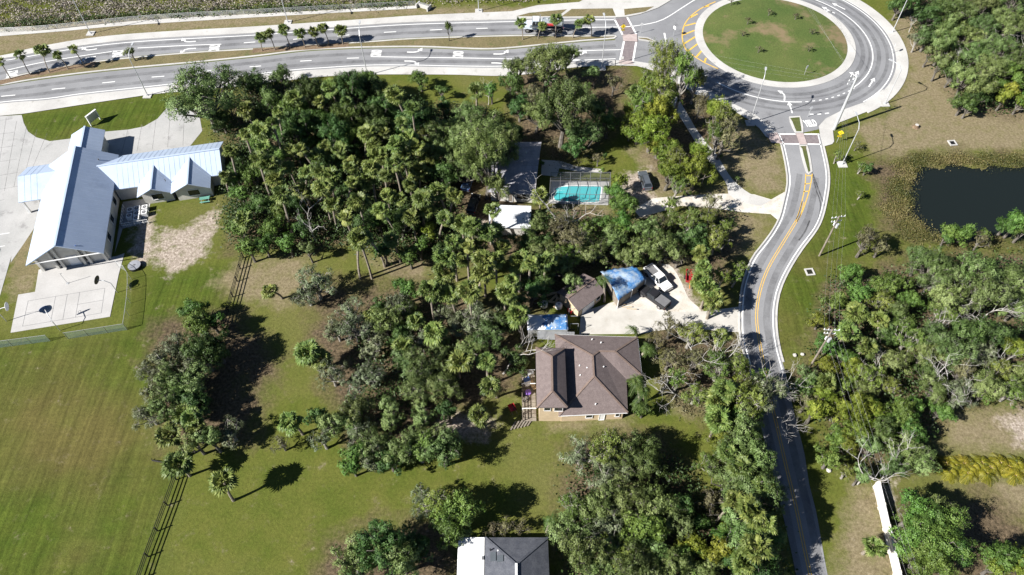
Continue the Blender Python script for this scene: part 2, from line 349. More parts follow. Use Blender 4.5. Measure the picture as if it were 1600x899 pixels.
def ground_mat():
    m, nt, p = nodes('ground_cover')
    at = N(nt, 'ShaderNodeAttribute'); at.attribute_name = 'zones'
    sp = N(nt, 'ShaderNodeSeparateColor'); nt.links.new(at.outputs['Color'], sp.inputs[0])
    big, mid, fine, streak = noise(nt, .035, 4), noise(nt, .22, 5, rough=.65), noise(nt, 2.2, 5, rough=.75), noise(nt, 1.0, 3, scl=(1.6, .10, 1, math.radians(-11)))
    speck = noise(nt, 7.0, 3, rough=.7); mid2 = noise(nt, .45, 6, rough=.72); streak2 = noise(nt, .8, 4, scl=(.16, 1.3, 1, math.radians(24)))
    green = mixc(nt, ramp(nt, mid, .35, .65), (.076, .097, .016), (.108, .115, .025))
    green = mixc(nt, ramp(nt, big, .48, .70), green, (.132, .125, .044))
    rich = mixc(nt, ramp(nt, mid, .32, .68), (.049, .078, .010), (.074, .093, .015))
    rich = mixc(nt, ramp(nt, big, .47, .66), rich, (.102, .090, .028))
    def thr(val, nz, amt, lo=.42, hi=.62):
        a = N(nt, 'ShaderNodeMath', operation='SUBTRACT'); a.inputs[1].default_value = .5; nt.links.new(nz, a.inputs[0])
        b = N(nt, 'ShaderNodeMath', operation='MULTIPLY_ADD'); b.inputs[1].default_value = amt; nt.links.new(a.outputs[0], b.inputs[0]); nt.links.new(val, b.inputs[2])
        return ramp(nt, b.outputs[0], lo, hi)
    col = mixc(nt, thr(at.outputs['Alpha'], mid, 1.2, .2, .8), green, rich)
    col = mixc(nt, thr(sp.outputs[0], mid2, 2.3, .15, 1.05), col, mixc(nt, ramp(nt, fine, .3, .7), (.160, .130, .072), (.225, .188, .118)))
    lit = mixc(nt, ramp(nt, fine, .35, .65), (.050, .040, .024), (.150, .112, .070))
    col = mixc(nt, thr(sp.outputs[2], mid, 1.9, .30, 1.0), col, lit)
    col = mixc(nt, thr(sp.outputs[1], mid2, 2.6, .35, .95), col, mixc(nt, ramp(nt, fine, .35, .65), (.22, .175, .135), (.42, .365, .31)))
    for nz, k in ((streak, .26), (streak2, .08), (fine, .26), (speck, .24)):
        g = N(nt, 'ShaderNodeMapRange'); g.inputs[1].default_value = .3; g.inputs[2].default_value = .7; g.inputs[3].default_value = 1-k; g.inputs[4].default_value = 1+k; nt.links.new(nz, g.inputs[0])
        cc = N(nt, 'ShaderNodeCombineColor')
        for i in range(3): nt.links.new(g.outputs[0], cc.inputs[i])
        col = mixc(nt, at.outputs['Alpha'] if nz in (streak, streak2) else 1.0, col, cc.outputs[0], 'MULTIPLY')
    nt.links.new(col, p.inputs['Base Color']); p.inputs['Roughness'].default_value = 1.0; p.inputs['Specular IOR Level'].default_value = .1
    b = N(nt, 'ShaderNodeBump', Strength=.7, Distance=.12); nt.links.new(fine, b.inputs['Height']); nt.links.new(b.outputs[0], p.inputs['Normal'])
    return m
me.materials.append(ground_mat())
ground = bpy.data.objects.new('ground', me); C.objects.link(ground); ground['kind'] = 'structure'; ground['label'] = 'mown grass, dry verge and leaf litter of the whole neighbourhood'
struct('pond_water', MB().poly(offset(POND, 3.4), -.42), M['pondwater'], label='dark still water of the pond')

# ------------------------------------------------------------------ roads
def road_poly(top, bot): return GP(top)+GP(bot)[::-1]
N_TOP = [(-160, 118), (0, 93), (100, 76), (175, 66), (250, 60), (400, 52), (550, 41), (650, 35), (800, 31), (900, 28.5), (962, 28)]
N_BOT = [(-160, 160), (0, 126), (32, 116), (100, 103), (175, 92), (300, 81), (400, 75), (575, 64), (650, 59), (800, 54.5), (900, 55), (962, 55)]
S_TOP = [(-160, 164), (0, 135), (50, 127), (125, 117), (200, 109), (300, 100), (400, 90), (475, 81), (550, 77), (625, 75.5), (675, 76), (750, 79), (800, 77), (900, 67), (962, 63)]
S_BOT = [(-160, 184), (0, 163), (75, 157), (132, 149), (245, 137), (400, 119), (462, 112), (505, 109), (575, 105), (650, 105), (725, 106.5), (800, 106), (900, 98), (962, 95)]
sm = lambda pts, st=2.0: smooth(GP(pts), st)
arterial = struct('arterial_road', MB().poly(sm(N_TOP)+sm(N_BOT)[::-1], .02).poly(sm(S_TOP)+sm(S_BOT)[::-1], .02), M['asphalt'], label='pale grey divided arterial road along the top of the photo')
RC = (60.47, 146.2); RC2 = (60.47, 145.1)
junction = struct('roundabout_road', MB().poly(GP([(961, 28), (980, 27), (1000, 23), (1028, 13), (1050, 0), (1062, -12), (1090, -30), (1200, -45), (1300, -20), (1330, 160), (1290, 200), (1216, 216), (1214, 210), (1204, 199), (1180, 180), (1152, 166), (1130, 155), (1100, 140), (1072, 122), (1045, 107), (1020, 101), (995, 97), (961, 95)]), .016)
                  .disc((RC2[0], RC2[1], .024), 26.3, 96), M['asphalt_new'], label='grey asphalt ring of the roundabout')
L_ED = [(1214, 210), (1221, 225), (1229, 262), (1231, 287), (1226, 312), (1218, 342), (1204, 367), (1188, 388), (1174, 408), (1160, 450), (1156, 500), (1159, 537), (1166, 560), (1178, 610), (1190, 672), (1207, 738), (1222, 800), (1236, 860), (1248, 920), (1262, 1000), (1282, 1120)]
R_ED = [(1281, 210), (1286, 230), (1294, 270), (1292, 305), (1280, 350), (1252, 390), (1236, 415), (1221, 445), (1213, 475), (1212, 512), (1218, 550), (1228, 585), (1241, 646), (1257, 710), (1264, 756), (1275, 799), (1284, 850), (1293, 899), (1304, 955), (1318, 1020), (1342, 1120)]
L_ED_W, R_ED_W = smooth(GP(L_ED), 1.5), smooth(GP(R_ED), 1.5)
south = struct('south_road', MB().poly(L_ED_W+R_ED_W[::-1], .028), M['asphalt'], label='two lane road running south from the roundabout')
# pavements, kerbs, paths
KZ = .13
sw = MB()
sw.poly(sm([(-160, 105), (0, 88), (37, 79), (75, 71), (135, 61), (200, 54), (300, 47.5), (400, 42), (550, 32), (650, 25), (740, 21), (800, 18.5)])+sm(N_TOP[:9])[::-1], KZ)
sw.poly(GP([(800, 18.5), (840, 9), (905, 4), (912, 0), (960, -4), (1005, -8), (1046, -6), (1050, 0), (1028, 13), (1000, 23), (980, 27), (962, 28), (900, 28.5), (800, 31)]), KZ)
struct('sidewalk_north', sw, M['concrete'], label='broad white pavement along the far side of the arterial road')
for P_ in ([(806, 26.5), (827, 21), (886, 15.5), (872, 26.5)], [(877, 27), (893, 15), (957, 14), (962, 26)], [(975, 15), (1022, 11), (1008, 19), (976, 25)]):
    o = struct('grass_verge', MB().poly(GP(P_), KZ+.01), M['verge'])
S_PAVE = sm(S_BOT[:2]+S_BOT[2:])
sp_ = MB().poly(S_PAVE+sm([(-160, 205), (0, 182), (34, 179), (125, 165), (212, 152), (250, 147), (350, 138), (447, 127), (500, 121), (575, 117.5), (700, 117.5), (800, 119), (900, 106), (962, 103)])[::-1], KZ)
sp_.poly(GP([(961, 95), (995, 97), (1020, 101), (1045, 107), (1072, 122), (1100, 140), (1130, 155), (1152, 166), (1180, 180), (1204, 199), (1214, 210), (1221, 225), (1212, 223), (1196, 214), (1186, 201), (1168, 187), (1146, 174), (1120, 163), (1090, 150), (1060, 132), (1030, 114), (995, 104), (961, 103)]), KZ)
struct('sidewalk_south', sp_, M['concrete'], label='white pavement along the near side of the arterial road')
ring = MB(); k0, k1 = math.radians(-62), math.radians(100)
arc = [(RC2[0]+26.2*math.cos(a), RC2[1]+26.2*math.sin(a)) for a in np.linspace(k0, k1, 60)]
ring.strip(arc, 0, -2.5, KZ, z0=0)
ring.poly(GP([(1281, 212), (1286, 230), (1300, 226), (1303, 222), (1301, 204), (1312, 192), (1335, 183), (1368, 170), (1384, 163), (1380, 140), (1352, 160), (1318, 172), (1290, 186), (1279, 198)]), KZ+.004)
struct('sidewalk_ring', ring, M['concrete'], label='white pavement curving round the east side of the roundabout')
# roundabout centre
struct('roundabout_apron', MB().disc((*RC, 0), 17.9, 96, h=.10), M['concrete'], label='pale concrete apron around the grass island')
dome = MB(); rr = [16.1, 13, 9, 4]
for i, r in enumerate(rr): dome.v += [(RC[0]+r*math.cos(2*math.pi*k/72), RC[1]+r*math.sin(2*math.pi*k/72), [.12, .35, .5, .6][i]) for k in range(72)]
for i in range(3): dome.f += [(i*72+k, i*72+(k+1) % 72, (i+1)*72+(k+1) % 72, (i+1)*72+k) for k in range(72)]
dome.f.append(tuple(3*72+k for k in range(72))); dome.mi = [0]*len(dome.f)
struct('roundabout_island', dome, M['island'], label='round grass island of the roundabout')
# kerb rims
kb = MB()
for L_, a, b in ((sm(N_TOP), .3, .0), ([p for p in L_ED_W if p[1] > 60], 0, -.28), ([p for p in R_ED_W if p[1] > 59], .28, 0)): kb.strip(L_, a, b, KZ+.012, z0=0)
struct('kerb', kb, M['concrete'], label='pale concrete kerbs edging the roads')
# medians
def median(name, pts, inner, mat, label):
    W = smooth(GP(pts), 1.5, True)
    o = struct(name, MB().slab(W, 0, KZ), M['concrete'], label=label)
    struct(inner, MB().poly(offset(ccw(W), .45), KZ+.008), mat, o)
med = [(x, y+1.2) for x, y in N_BOT[1:]]
median('median_strip', med+[(964, 58), (960, 61)]+[(x, y-1.2) for x, y in S_TOP[1:-1]][::-1], 'median_grass', M['verge'], 'long median strip of dry grass between the carriageways')
mw = sm(N_BOT)
for px, w in (((-30, 75, 150), 6), ((395, 480, 545), 5)):
    L_ = GP([(px[0], np.interp(px[0], *zip(*N_BOT))+4.5), (px[1], np.interp(px[1], *zip(*N_BOT))+5), (px[2], np.interp(px[2], *zip(*N_BOT))+4.5)])
    struct('mulch_bed', MB().strip(smooth(L_, 1.5), .75, -.9, KZ+.016), M['mulch'], label='bark mulch bed under the median palms')
median('splitter_island', [(997, 58), (1012, 59), (1028, 67), (1010, 65), (998, 63)], 'island_grass', M['verge'], 'small pointed traffic island beside the pink crosswalk')
median('splitter_island', [(1233, 183), (1250, 182), (1255, 208), (1242.5, 208)], 'island_grass', M['lawn'], 'wedge traffic island by the YIELD marking')
median('splitter_island', [(1249, 227), (1261, 227), (1269.5, 269), (1264, 273), (1259, 269)], 'island_grass', M['lawn'], 'long narrow traffic island below the crosswalk')
# crosswalks
cw = [('crosswalk', [(960, 30), (980, 27.5), (994, 54), (973, 55)], M['brickpad']), ('crosswalk', [(975, 65), (994, 66), (989, 96), (969, 94)], M['brickpad']),
      ('crosswalk', [(1214, 210.5), (1279, 210.5), (1282, 226), (1221, 225)], M['brickpad'])]
for nm, P_, mt in cw: struct(nm, MB().poly(GP(P_), .034), mt, label='dark pink paved crosswalk between white lines')
for P_ in ([(972, 55), (995, 54), (996, 66), (974, 65)], [(968, 94.5), (989, 96.5), (990, 102), (967, 101)], [(1243, 209), (1255, 209), (1261, 226.5), (1249, 226.5)], [(1196, 210), (1214, 208), (1222, 225), (1205, 224)]):
    struct('ramp_pad', MB().poly(GP(P_), KZ+.014), M['padpink'], label='pink paver ramp at the crosswalk')
# ---- paint
MZ = .042
def lines(name, parent, segs, mat, w=.2):
    mb = MB()
    for s_ in segs:
        L_ = smooth(GP(s_), 1.5) if len(s_) > 2 else GP(s_)
        mb.strip(L_, w/2, -w/2, MZ)
    return struct(name, mb, mat, parent)
lines('edge_line', arterial, [[(x, y+3.2) for x, y in N_TOP], [(x, y-2.8) for x, y in S_BOT]], M['white_line'], .22)
lines('lane_line', arterial, [[(12, 110), (60, 99), (120, 89), (175, 81)], [(215, 75.5), (280, 72), (346, 69.5)], [(580, 89), (650, 90), (720, 91), (800, 92.5)], [(860, 84), (905, 80), (972, 78)], [(900, 43.5), (972, 42.5)]], M['white_line'], .22)
for s_ in ([(2, 151), (24, 149)], [(81, 140), (102, 138)], [(160, 130), (180, 128)], [(237, 121), (257, 119.5)], [(469, 96), (487, 95)], [(542, 91.5), (561, 91)], [(600, 51), (619, 50)], [(672, 47.5), (691, 46.5)], [(744, 45), (762, 44.5)], [(381, 67.5), (399, 66)], [(458, 62), (474, 60.5)], [(527, 57), (546, 55)], [(820, 43.5), (838, 43)], [(310, 113), (330, 111)], [(390, 105), (408, 103.5)]):
    lines('dash_line', arterial, [s_], M['white_line'], .24)
def circ(c, r, a0, a1, n=60): return [(c[0]+r*math.cos(a), c[1]+r*math.sin(a)) for a in np.linspace(math.radians(a0), math.radians(a1), n)]
mb = MB()
mb.strip(circ(RC2, 25.6, -58, 110), .11, -.11, MZ); struct('edge_line', mb, M['white_line'], junction)
struct('lane_line', MB().strip(circ((RC[0], RC[1]-1.2), 21.2, -52, 110), .11, -.11, MZ).strip(circ((RC[0], RC[1]-1.2), 21.4, -132, -88), .11, -.11, MZ), M['white_line'], junction)
for k in range(9):
    a = -86+k*4.0; struct('dash_line', MB().strip(circ((RC[0], RC[1]-1.2), 21.4, a, a+1.7, 5), .11, -.11, MZ), M['white_line'], junction)
for s_ in ([(1265, 179), (1271, 179)], [(1277, 179), (1283, 178.5)], [(1289, 178), (1295, 177)], [(1120, 129), (1133, 135)], [(1098, 117), (1103, 119)]):
    lines('dash_line', junction, [s_], M['white_line'], .3)
lines('lane_line', junction, [[(972, 42.5), (992, 41), (1025, 35), (1045, 26), (1062, 15), (1084, 1), (1100, -8)]], M['white_line'], .24)
lines('stop_line', junction, [[(1038, 52), (1042, 73)]], M['white_line'], .4)
hat = [(1118, 3), (1098, 12), (1080, 25), (1070, 38), (1066, 52), (1067, 66), (1073, 80), (1087, 90), (1102, 99), (1122, 108)]
lines('hatch_edge', junction, [hat], M['yellow_line'], .26)
for a, b in (((1078, 28), (1090, 22)), ((1070, 41), (1087, 36.5)), ((1067, 55), (1085, 48)), ((1068.5, 69), (1086, 58)), ((1074, 81), (1090, 69)), ((1088, 89.5), (1096, 80)), ((1101, 97.5), (1103, 91)), ((1100, 11.5), (1108, 9.5))):
    lines('hatch_bar', junction, [[a, b]], M['yellow_line'], .42)
for a, b in (((960, 30), (973, 55)), ((980, 27.5), (994, 54)), ((975, 65), (969, 94)), ((994, 66), (989, 96))): lines('crosswalk_line', junction, [[a, b]], M['white_line'], .42)
lines('crosswalk_line', south, [[(1214, 210), (1243, 210)], [(1255, 210), (1280, 210)]], M['white_line'], .34)
lines('crosswalk_line', south, [[(1221, 225), (1249, 225.5)], [(1261, 225.5), (1283, 226)]], M['white_line'], .34)
mb = MB().strip(offset([p for p in L_ED_W if p[1] > 59], .4), .1, -.1, MZ).strip(offset([p for p in R_ED_W if p[1] > 58], -.4), .1, -.1, MZ); struct('edge_line', mb, M['white_line'], south)
YC = [(1262, 275), (1258, 300), (1251, 330), (1244, 346), (1222, 382), (1200, 420), (1187, 457), (1182, 495), (1186, 530), (1191, 558), (1203, 620), (1217, 680), (1229, 732), (1243, 790), (1254, 844), (1264, 890), (1280, 960), (1310, 1110)]
yc = smooth(GP(YC), 1.2)
k = len(yc)//7
struct('double_yellow_line', MB().strip(offset(yc[5:], .17), .06, -.06, MZ).strip(offset(yc[5:], -.17), .06, -.06, MZ), M['yellow_line'], south)
lines('yellow_taper', south, [[(1259, 272), (1257, 296), (1249, 330), (1243, 347)], [(1269, 272), (1265, 296), (1254, 330), (1245, 347)]], M['yellow_line'], .18)
for a, b in (((1259, 275), (1268, 275)), ((1257, 288), (1266, 287)), ((1255, 300), (1264, 299))): lines('yellow_bar', south, [[a, b]], M['yellow_line'], .24)
def arrow(px, py, ang, kind, parent, s=1.0):
    """painted lane arrow pointing along ang (degrees, ground)"""
    mb = MB()
    if kind in 'SB': mb.add([(-1.5, -.11, 0), (.5, -.11, 0), (.5, .11, 0), (-1.5, .11, 0)], [(0, 1, 2, 3)]); mb.add([(.5, -.42, 0), (1.5, 0, 0), (.5, .42, 0)], [(0, 1, 2)])
    if kind in 'LR':
        f = 1 if kind == 'L' else -1
        c = [(-1.5, 0), (-.4, 0), (.2, .15*f), (.6, .55*f)]; mb.strip(smooth(c, .3), .12, -.12, 0); mb.add([(.2, .62*f, 0), (1.0, .35*f, 0), (.95, 1.25*f, 0)], [(0, 1, 2) if f > 0 else (2, 1, 0)])
    if kind == 'B':
        mb.strip(smooth([(-.9, 0), (-.2, .15), (.1, .6)], .3), .11, -.11, 0); mb.add([(-.3, .55, 0), (.5, .55, 0), (.15, 1.25, 0)], [(0, 1, 2)])
    o = mb.build('lane_arrow', M['white_line'], parent, (*G2(px, py), MZ+.002), math.radians(ang)); o.scale = (s, s, 1); return o
for px, py, a, kd in ((650, 82, -2, 'L'), (646, 96, -2, 'R'), (785, 85, -2, 'L'), (782, 99, -2, 'R'), (908, 86, 3, 'L'), (906, 94, 3, 'R'), (292, 66, 186, 'R'), (292, 77, 186, 'L'), (137, 79, 194, 'R'), (135, 91, 194, 'L')): arrow(px, py, a, kd, arterial, 1.35)
for px, py, a, kd in ((1294, 16, 130, 'B'), (1310, 10, 130, 'S'), (1337, 118, 55, 'B'), (1362, 129, 55, 'S'), (1226, 149, 75, 'L'), (1235, 168, 88, 'S')): arrow(px, py, a, kd, junction, 1.25)
def paint_text(txt, px, py, ang, sx, sy, parent):
    cu = bpy.data.curves.new('word_marking', 'FONT'); cu.body = txt; cu.align_x = 'CENTER'; cu.align_y = 'CENTER'; cu.size = 1.0; cu.offset = .05
    o = bpy.data.objects.new('word_marking', cu); C.objects.link(o); cu.materials.append(M['white_line']); o.parent = parent
    o.location = (*G2(px, py), MZ+.004); o.rotation_euler = (0, 0, math.radians(ang)); o.scale = (sx, sy, 1)
for px, py, a in ((587, 84, -92), (715, 86, -92), (185, 84, 104), (336, 75, 96), (20, 116, 108)): paint_text('ONLY', px, py, a, .95, 3.0, arterial)
paint_text('YIELD', 1266.5, 193.5, 6, .95, 2.6, junction)
# worn asphalt, kept as thin sheets under the paint
for r_, w_ in ((19.2, 1.0), (20.6, .5), (22.6, .9), (24.4, .7)): struct('tyre_wear', MB().strip(circ((RC[0], RC[1]-.9), r_, -150, 112, 110), w_/2, -w_/2, .032), M['wear'], junction)
for k_, w_ in ((.28, 1.1), (.68, 1.1)):
    for a_, b_ in ((N_TOP, N_BOT), (S_TOP, S_BOT)):
        ln_ = [(x, y*(1-k_)+np.interp(x, *zip(*b_))*k_) for x, y in a_]; struct('tyre_wear', MB().strip(smooth(GP(ln_), 2), w_/2, -w_/2, .032), M['wear'], arterial)
for o_ in (-1.5, 1.6): struct('tyre_wear', MB().strip(offset(yc, o_), .55, -.55, .036), M['wear'], south)
for s_ in ([(1268, 268), (1276, 300), (1282, 318), (1278, 345), (1262, 372)], [(1270, 272), (1280, 300), (1288, 322)], [(1265, 345), (1258, 362), (1248, 376)]): struct('skid_mark', MB().strip(smooth(GP(s_), 1), .14, -.14, .038), M['skid'], south)
# driveways and paths
struct('driveway', MB().poly(GP([(1178, 304), (1205, 312), (1226, 300), (1225, 318), (1216, 345), (1204, 335), (1160, 332), (1110, 325), (1062, 322), (1030, 332), (1000, 340), (990, 328), (1020, 310), (1070, 306), (1130, 303)]), .034), M['shell'], label='bleached shell driveway leading in from the road past the dark parked car')
struct('footpath', MB().poly(smooth(GP([(1118, 240), (1126, 252), (1144, 280), (1172, 303), (1205, 313), (1190, 322), (1160, 316), (1138, 304), (1136, 290), (1122, 268), (1098, 240), (1070, 195), (1052, 168), (1032, 138), (1044, 134), (1066, 165), (1090, 205)]), 1.5, True), .038), M['concrete'], label='white path winding under the yellow-green trees')
struct('driveway', MB().poly(GP([(1165, 478), (1157, 500), (1160, 520), (1120, 517), (1060, 512), (1000, 522), (905, 523), (908, 488), (965, 470), (985, 480), (1040, 488), (1100, 487)]), .034), M['limestone'], label='broad pale concrete drive in front of the brown house')
struct('gravel_yard', MB().poly(smooth(GP([(962, 478), (985, 452), (1008, 436), (1012, 416), (1045, 414), (1062, 436), (1076, 466), (1096, 489), (1040, 491), (990, 486)]), 1.0, True), .030), M['shell'], label='bleached shell gravel around the two pickups')
struct('patio', MB().poly(GP([(846, 250), (876, 252), (900, 260), (942, 265), (940, 271), (900, 268), (874, 263), (870, 276), (846, 274)]), .036), M['concrete'], label='white patio and path beside the pool house')
struct('canal_path', MB().poly(sm([(-160, 63), (0, 51), (75, 47), (200, 34), (300, 27), (400, 22), (652, 9)])+sm([(-160, 70), (0, 57), (100, 49), (200, 40), (400, 27.5), (652, 13.5)])[::-1], .05), M['concrete'], label='narrow white path beside the marsh railing')
# church grounds
CH = np.array(G(87, 387, 6.9)[:2]); CU = np.array([math.cos(math.radians(101.79)), math.sin(math.radians(101.79))]); CV = np.array([CU[1], -CU[0]])
def L(v, u): p = CH+CV*v+CU*u; return (float(p[0]), float(p[1]))
lot = GP([(-220, 200), (0, 182), (34, 180), (37, 192), (44, 206), (57, 215), (78, 221), (110, 217), (165, 206), (200, 203), (225, 198), (246, 186), (262, 168), (310, 172), (316, 205), (292, 235)])+[L(3, 29), L(-3, 20), L(-9, 12), L(-11.5, 5)]+GP([(18, 400), (-5, 480), (-220, 520)])
struct('church_drive', MB().poly(lot, .03), M['lot'], label='wide pale concrete drive and car park around the hall')
struct('church_lawn_strip', MB().poly([L(-8.4, 14), L(-6.2, 14), L(-6.4, 1.5), L(-11.2, 1.5), L(-10.4, 8)], .036), M['verge'], label='narrow brown grass strip along the hall')
struct('sports_court', MB().slab([L(-6.4, 2.2), L(-6.2, -2.8), L(-8.9, -2.8), L(-8.7, -10.8), L(6.9, -11.0), L(7.4, -2), L(7.9, 2.8), L(6.6, 2.4)], 0, .06), M['court'], label='white concrete games court behind the hall')
court = bpy.data.objects['sports_court']
def cl(*p, w=.06):
    struct('court_line', MB().strip([L(*q) for q in p], w/2, -w/2, .066), M['bedgrey'], court)
for a, b, c, d in ((-6.6, -5.0, -9.6, -9.6),): pass
for seg in (((-7.0, -4.6), (5.4, -4.6)), ((-7.0, -9.9), (5.4, -9.9)), ((-7.0, -4.6), (-7.0, -9.9)), ((5.4, -4.6), (5.4, -9.9)), ((-2.6, -4.6), (-2.6, -9.9)), ((-.7, -4.6), (-.7, -9.9)), ((1.3, -4.6), (1.3, -9.9)), ((-7.0, -7.2), (-2.6, -7.2)), ((1.3, -7.2), (5.4, -7.2))): cl(*seg)
drive = bpy.data.objects['church_drive']
for i in range(9): struct('slab_joint', MB().strip(GP([(-60, 196+i*22), (20+i*2-(i > 5)*25, 186+i*21)]), .04, -.04, .034), M['crack'], drive)
for i in range(6): struct('slab_joint', MB().strip(GP([(10+i*16, 184+i*6), (-8+i*15, 300+i*2-i*i*3)]), .04, -.04, .0345), M['crack'], drive)
for i in range(5): struct('slab_joint', MB().strip(GP([(200+i*22, 203-i*8), (190+i*24, 240-i*3)]), .04, -.04, .034), M['crack'], drive)
slabs = thing('parking_bays', 'grey concrete parking bays with dark wheel stops beside the hall', 'parking bays', (0, 0, 0))
for i in range(7):
    u0 = 15.5-i*3.1; v0 = -13.0-i*.25
    MB().poly([L(v0-6.5, u0), L(v0, u0), L(v0, u0-3.0), L(v0-6.5, u0-3.0)], .036).build('bay_slab', M['lot'], slabs)
    MB().strip([L(v0-6.5, u0-3.05), L(v0, u0-3.05)], .06, -.06, .041).build('bay_line', M['white_line'], slabs)
    if i > 1: MB().slab([L(v0-.75, u0-.5), L(v0-.5, u0-.5), L(v0-.5, u0-2.4), L(v0-.75, u0-2.4)], .04, .16).build('wheel_stop', M['bedgrey'], slabs)
# ------------------------------------------------------------------ buildings
def roof_part(name, verts, faces, mat, parent, thick=.16, ridge=None, ridge_mat=None):
    """closed roof skin from corner points and planes"""
    n = len(verts); mb = MB(); edges = {}
    fs = []
    for f in faces:
        p = [np.array(verts[i]) for i in f]; nz = sum((p[i][0]-p[0][0])*(p[i+1][1]-p[0][1])-(p[i+1][0]-p[0][0])*(p[i][1]-p[0][1]) for i in range(1, len(p)-1))
        fs.append(tuple(f) if nz > 0 else tuple(f)[::-1])
    for f in fs:
        for i in range(len(f)):
            e = (f[i], f[(i+1) % len(f)]); edges[e] = edges.get(e, 0)+1
    mb.add(list(verts)+[(x, y, z-thick) for x, y, z in verts], fs+[tuple(i+n for i in f)[::-1] for f in fs])
    mb.f += [(a, a+n, b+n, b) for (a, b) in edges if (b, a) not in edges]; mb.mi = [0]*len(mb.f)
    o = mb.build(name, mat, parent)
    if ridge:
        for a, b in ridge:
            va, vb = Vector(verts[a])+Vector((0, 0, .03)), Vector(verts[b])+Vector((0, 0, .03))
            MB().beam(va, vb, .28, .07).build('ridge_cap', ridge_mat or mat, o)
    return o
def wall_part(name, pts, z0, z1, mat, parent): return MB().slab(pts, z0, z1).build(name, mat, parent)
def inset(pts, d): return offset_closed(ccw(pts), d)
def offset_closed(p, d):
    """inset a counter-clockwise polygon by d"""
    n = len(p); out = []
    for i in range(n):
        a, b, c = np.array(p[i-1], float), np.array(p[i], float), np.array(p[(i+1) % n], float)
        t1, t2 = (b-a)/np.linalg.norm(b-a), (c-b)/np.linalg.norm(c-b); n1, n2 = np.array([-t1[1], t1[0]]), np.array([-t2[1], t2[0]])
        out.append(tuple(b+(n1+n2)/(1+n1@n2)*d))
    return out
def opening(parent, a, b, z0, z1, name='window', glass=None, frame=None, dep=.05):
    """window or door between ground points a, b on a wall, proud of it by dep, with frame bars as sub-parts; right hand of a->b is outside"""
    a, b = np.array(a[:2]), np.array(b[:2]); t = (b-a)/np.linalg.norm(b-a); nrm = np.array([t[1], -t[0]])
    q = lambda p, k: tuple(p+nrm*k)
    w = MB().slab([q(a, -.05), q(b, -.05), q(b, dep), q(a, dep)], z0, z1).build(name, glass or M['glass'], parent)
    fm = frame or M['white']; e = .07
    f = MB()
    f.slab([q(a-t*e, -.04), q(b+t*e, -.04), q(b+t*e, dep+.04), q(a-t*e, dep+.04)], z1, z1+.09); f.slab([q(a-t*e, -.04), q(b+t*e, -.04), q(b+t*e, dep+.06), q(a-t*e, dep+.06)], z0-.09, z0)
    for p0, p1 in ((a-t*e, a), (b, b+t*e)): f.slab([q(p0, -.04), q(p1, -.04), q(p1, dep+.04), q(p0, dep+.04)], z0, z1)
    f.build('frame', fm, w); return w
def vent(parent, p, r=.09, h=.35, mat=None):
    MB().tube([(p[0], p[1], p[2]-.3), (p[0], p[1], p[2]+h)], r, 8).build('vent_pipe', mat or M['white'], parent)
def seams(parent, a, b, c, d, gap=.9, mat=None):
    """standing seams between eave a-b and ridge d-c"""
    a, b, c, d = map(np.array, (a, b, c, d)); n = int(np.linalg.norm(b-a)/gap); mb = MB()
    for i in range(1, n):
        t = i/n; p, q = a+(b-a)*t, d+(c-d)*t; mb.beam(p+[0, 0, .01], q+[0, 0, .01], .03, .03)
    o = mb.build('roof_seams', mat or M['metalroof'], parent); o['kind'] = 'stuff'

# the hall (church) -------------------------------------------------
hall = thing('church_hall', 'long white hall with pale blue metal gable roofs beside the games court', 'church', (*L(0, 12), 0))
def HL(v, u, z): p = L(v, u); q = L(0, 12); return (p[0]-q[0], p[1]-q[1], z)
def H2(v, u): return HL(v, u, 0)[:2]
def gable(nm, v0, v1, u0, u1, ze, zr, along, seam=True, hip=None):
    """gable roof over the rectangle, ridge along 'u' or 'v'"""
    if along == 'u':
        m = (v0+v1)/2; V = [HL(v0, u0, ze), HL(v1, u0, ze), HL(v1, u1, ze), HL(v0, u1, ze), HL(m, u0, zr), HL(m, u1, zr)]; F = [(0, 3, 5, 4), (1, 4, 5, 2)]
        r = roof_part(nm, V, F, M['metalroof'], hall); seams(r, V[0], V[3], V[5], V[4]); seams(r, V[1], V[2], V[5], V[4])
    else:
        m = (u0+u1)/2; V = [HL(v0, u0, ze), HL(v1, u0, ze), HL(v1, u1, ze), HL(v0, u1, ze), HL(v0, m, zr), HL(v1, m, zr)]; F = [(0, 4, 5, 1), (3, 2, 5, 4)]
        r = roof_part(nm, V, F, M['metalroof'], hall); seams(r, V[0], V[1], V[5], V[4]); seams(r, V[3], V[2], V[5], V[4])
    MB().beam(Vector(V[4])+Vector((0, 0, .05)), Vector(V[5])+Vector((0, 0, .05)), .36, .08).build('ridge_cap', M['metalroof'], r)
    return r
def gable_walls(nm, v0, v1, u0, u1, ze, zr, along):
    W = MB(); k = 4 if along == 'u' else 4
    c = [H2(v0, u0), H2(v1, u0), H2(v1, u1), H2(v0, u1)]
    if along == 'u':
        m0, m1 = H2((v0+v1)/2, u0), H2((v0+v1)/2, u1); ends = ((c[0], c[1], m0), (c[2], c[3], m1))
    else:
        m0, m1 = H2(v0, (u0+u1)/2), H2(v1, (u0+u1)/2); ends = ((c[3], c[0], m0), (c[1], c[2], m1))
    W.slab(c, 0, ze)
    for a, b, m in ends: W.add([(*a, ze), (*b, ze), (*m, zr)], [(0, 1, 2)])
    return W.build(nm, M['offwhite'], hall)
roof_main = gable('main_roof', -6.3, 6.3, 0, 25, 3.8, 7.3, 'u')
gable_walls('wall', -5.7, 5.7, 2.0, 24.4, 3.8, 6.8, 'u')
gable('entrance_roof', -3.65, 2.65, 24.6, 33.7, 3.3, 4.85, 'u'); gable_walls('wall', -3.1, 2.1, 24.6, 33.2, 3.2, 4.5, 'u')
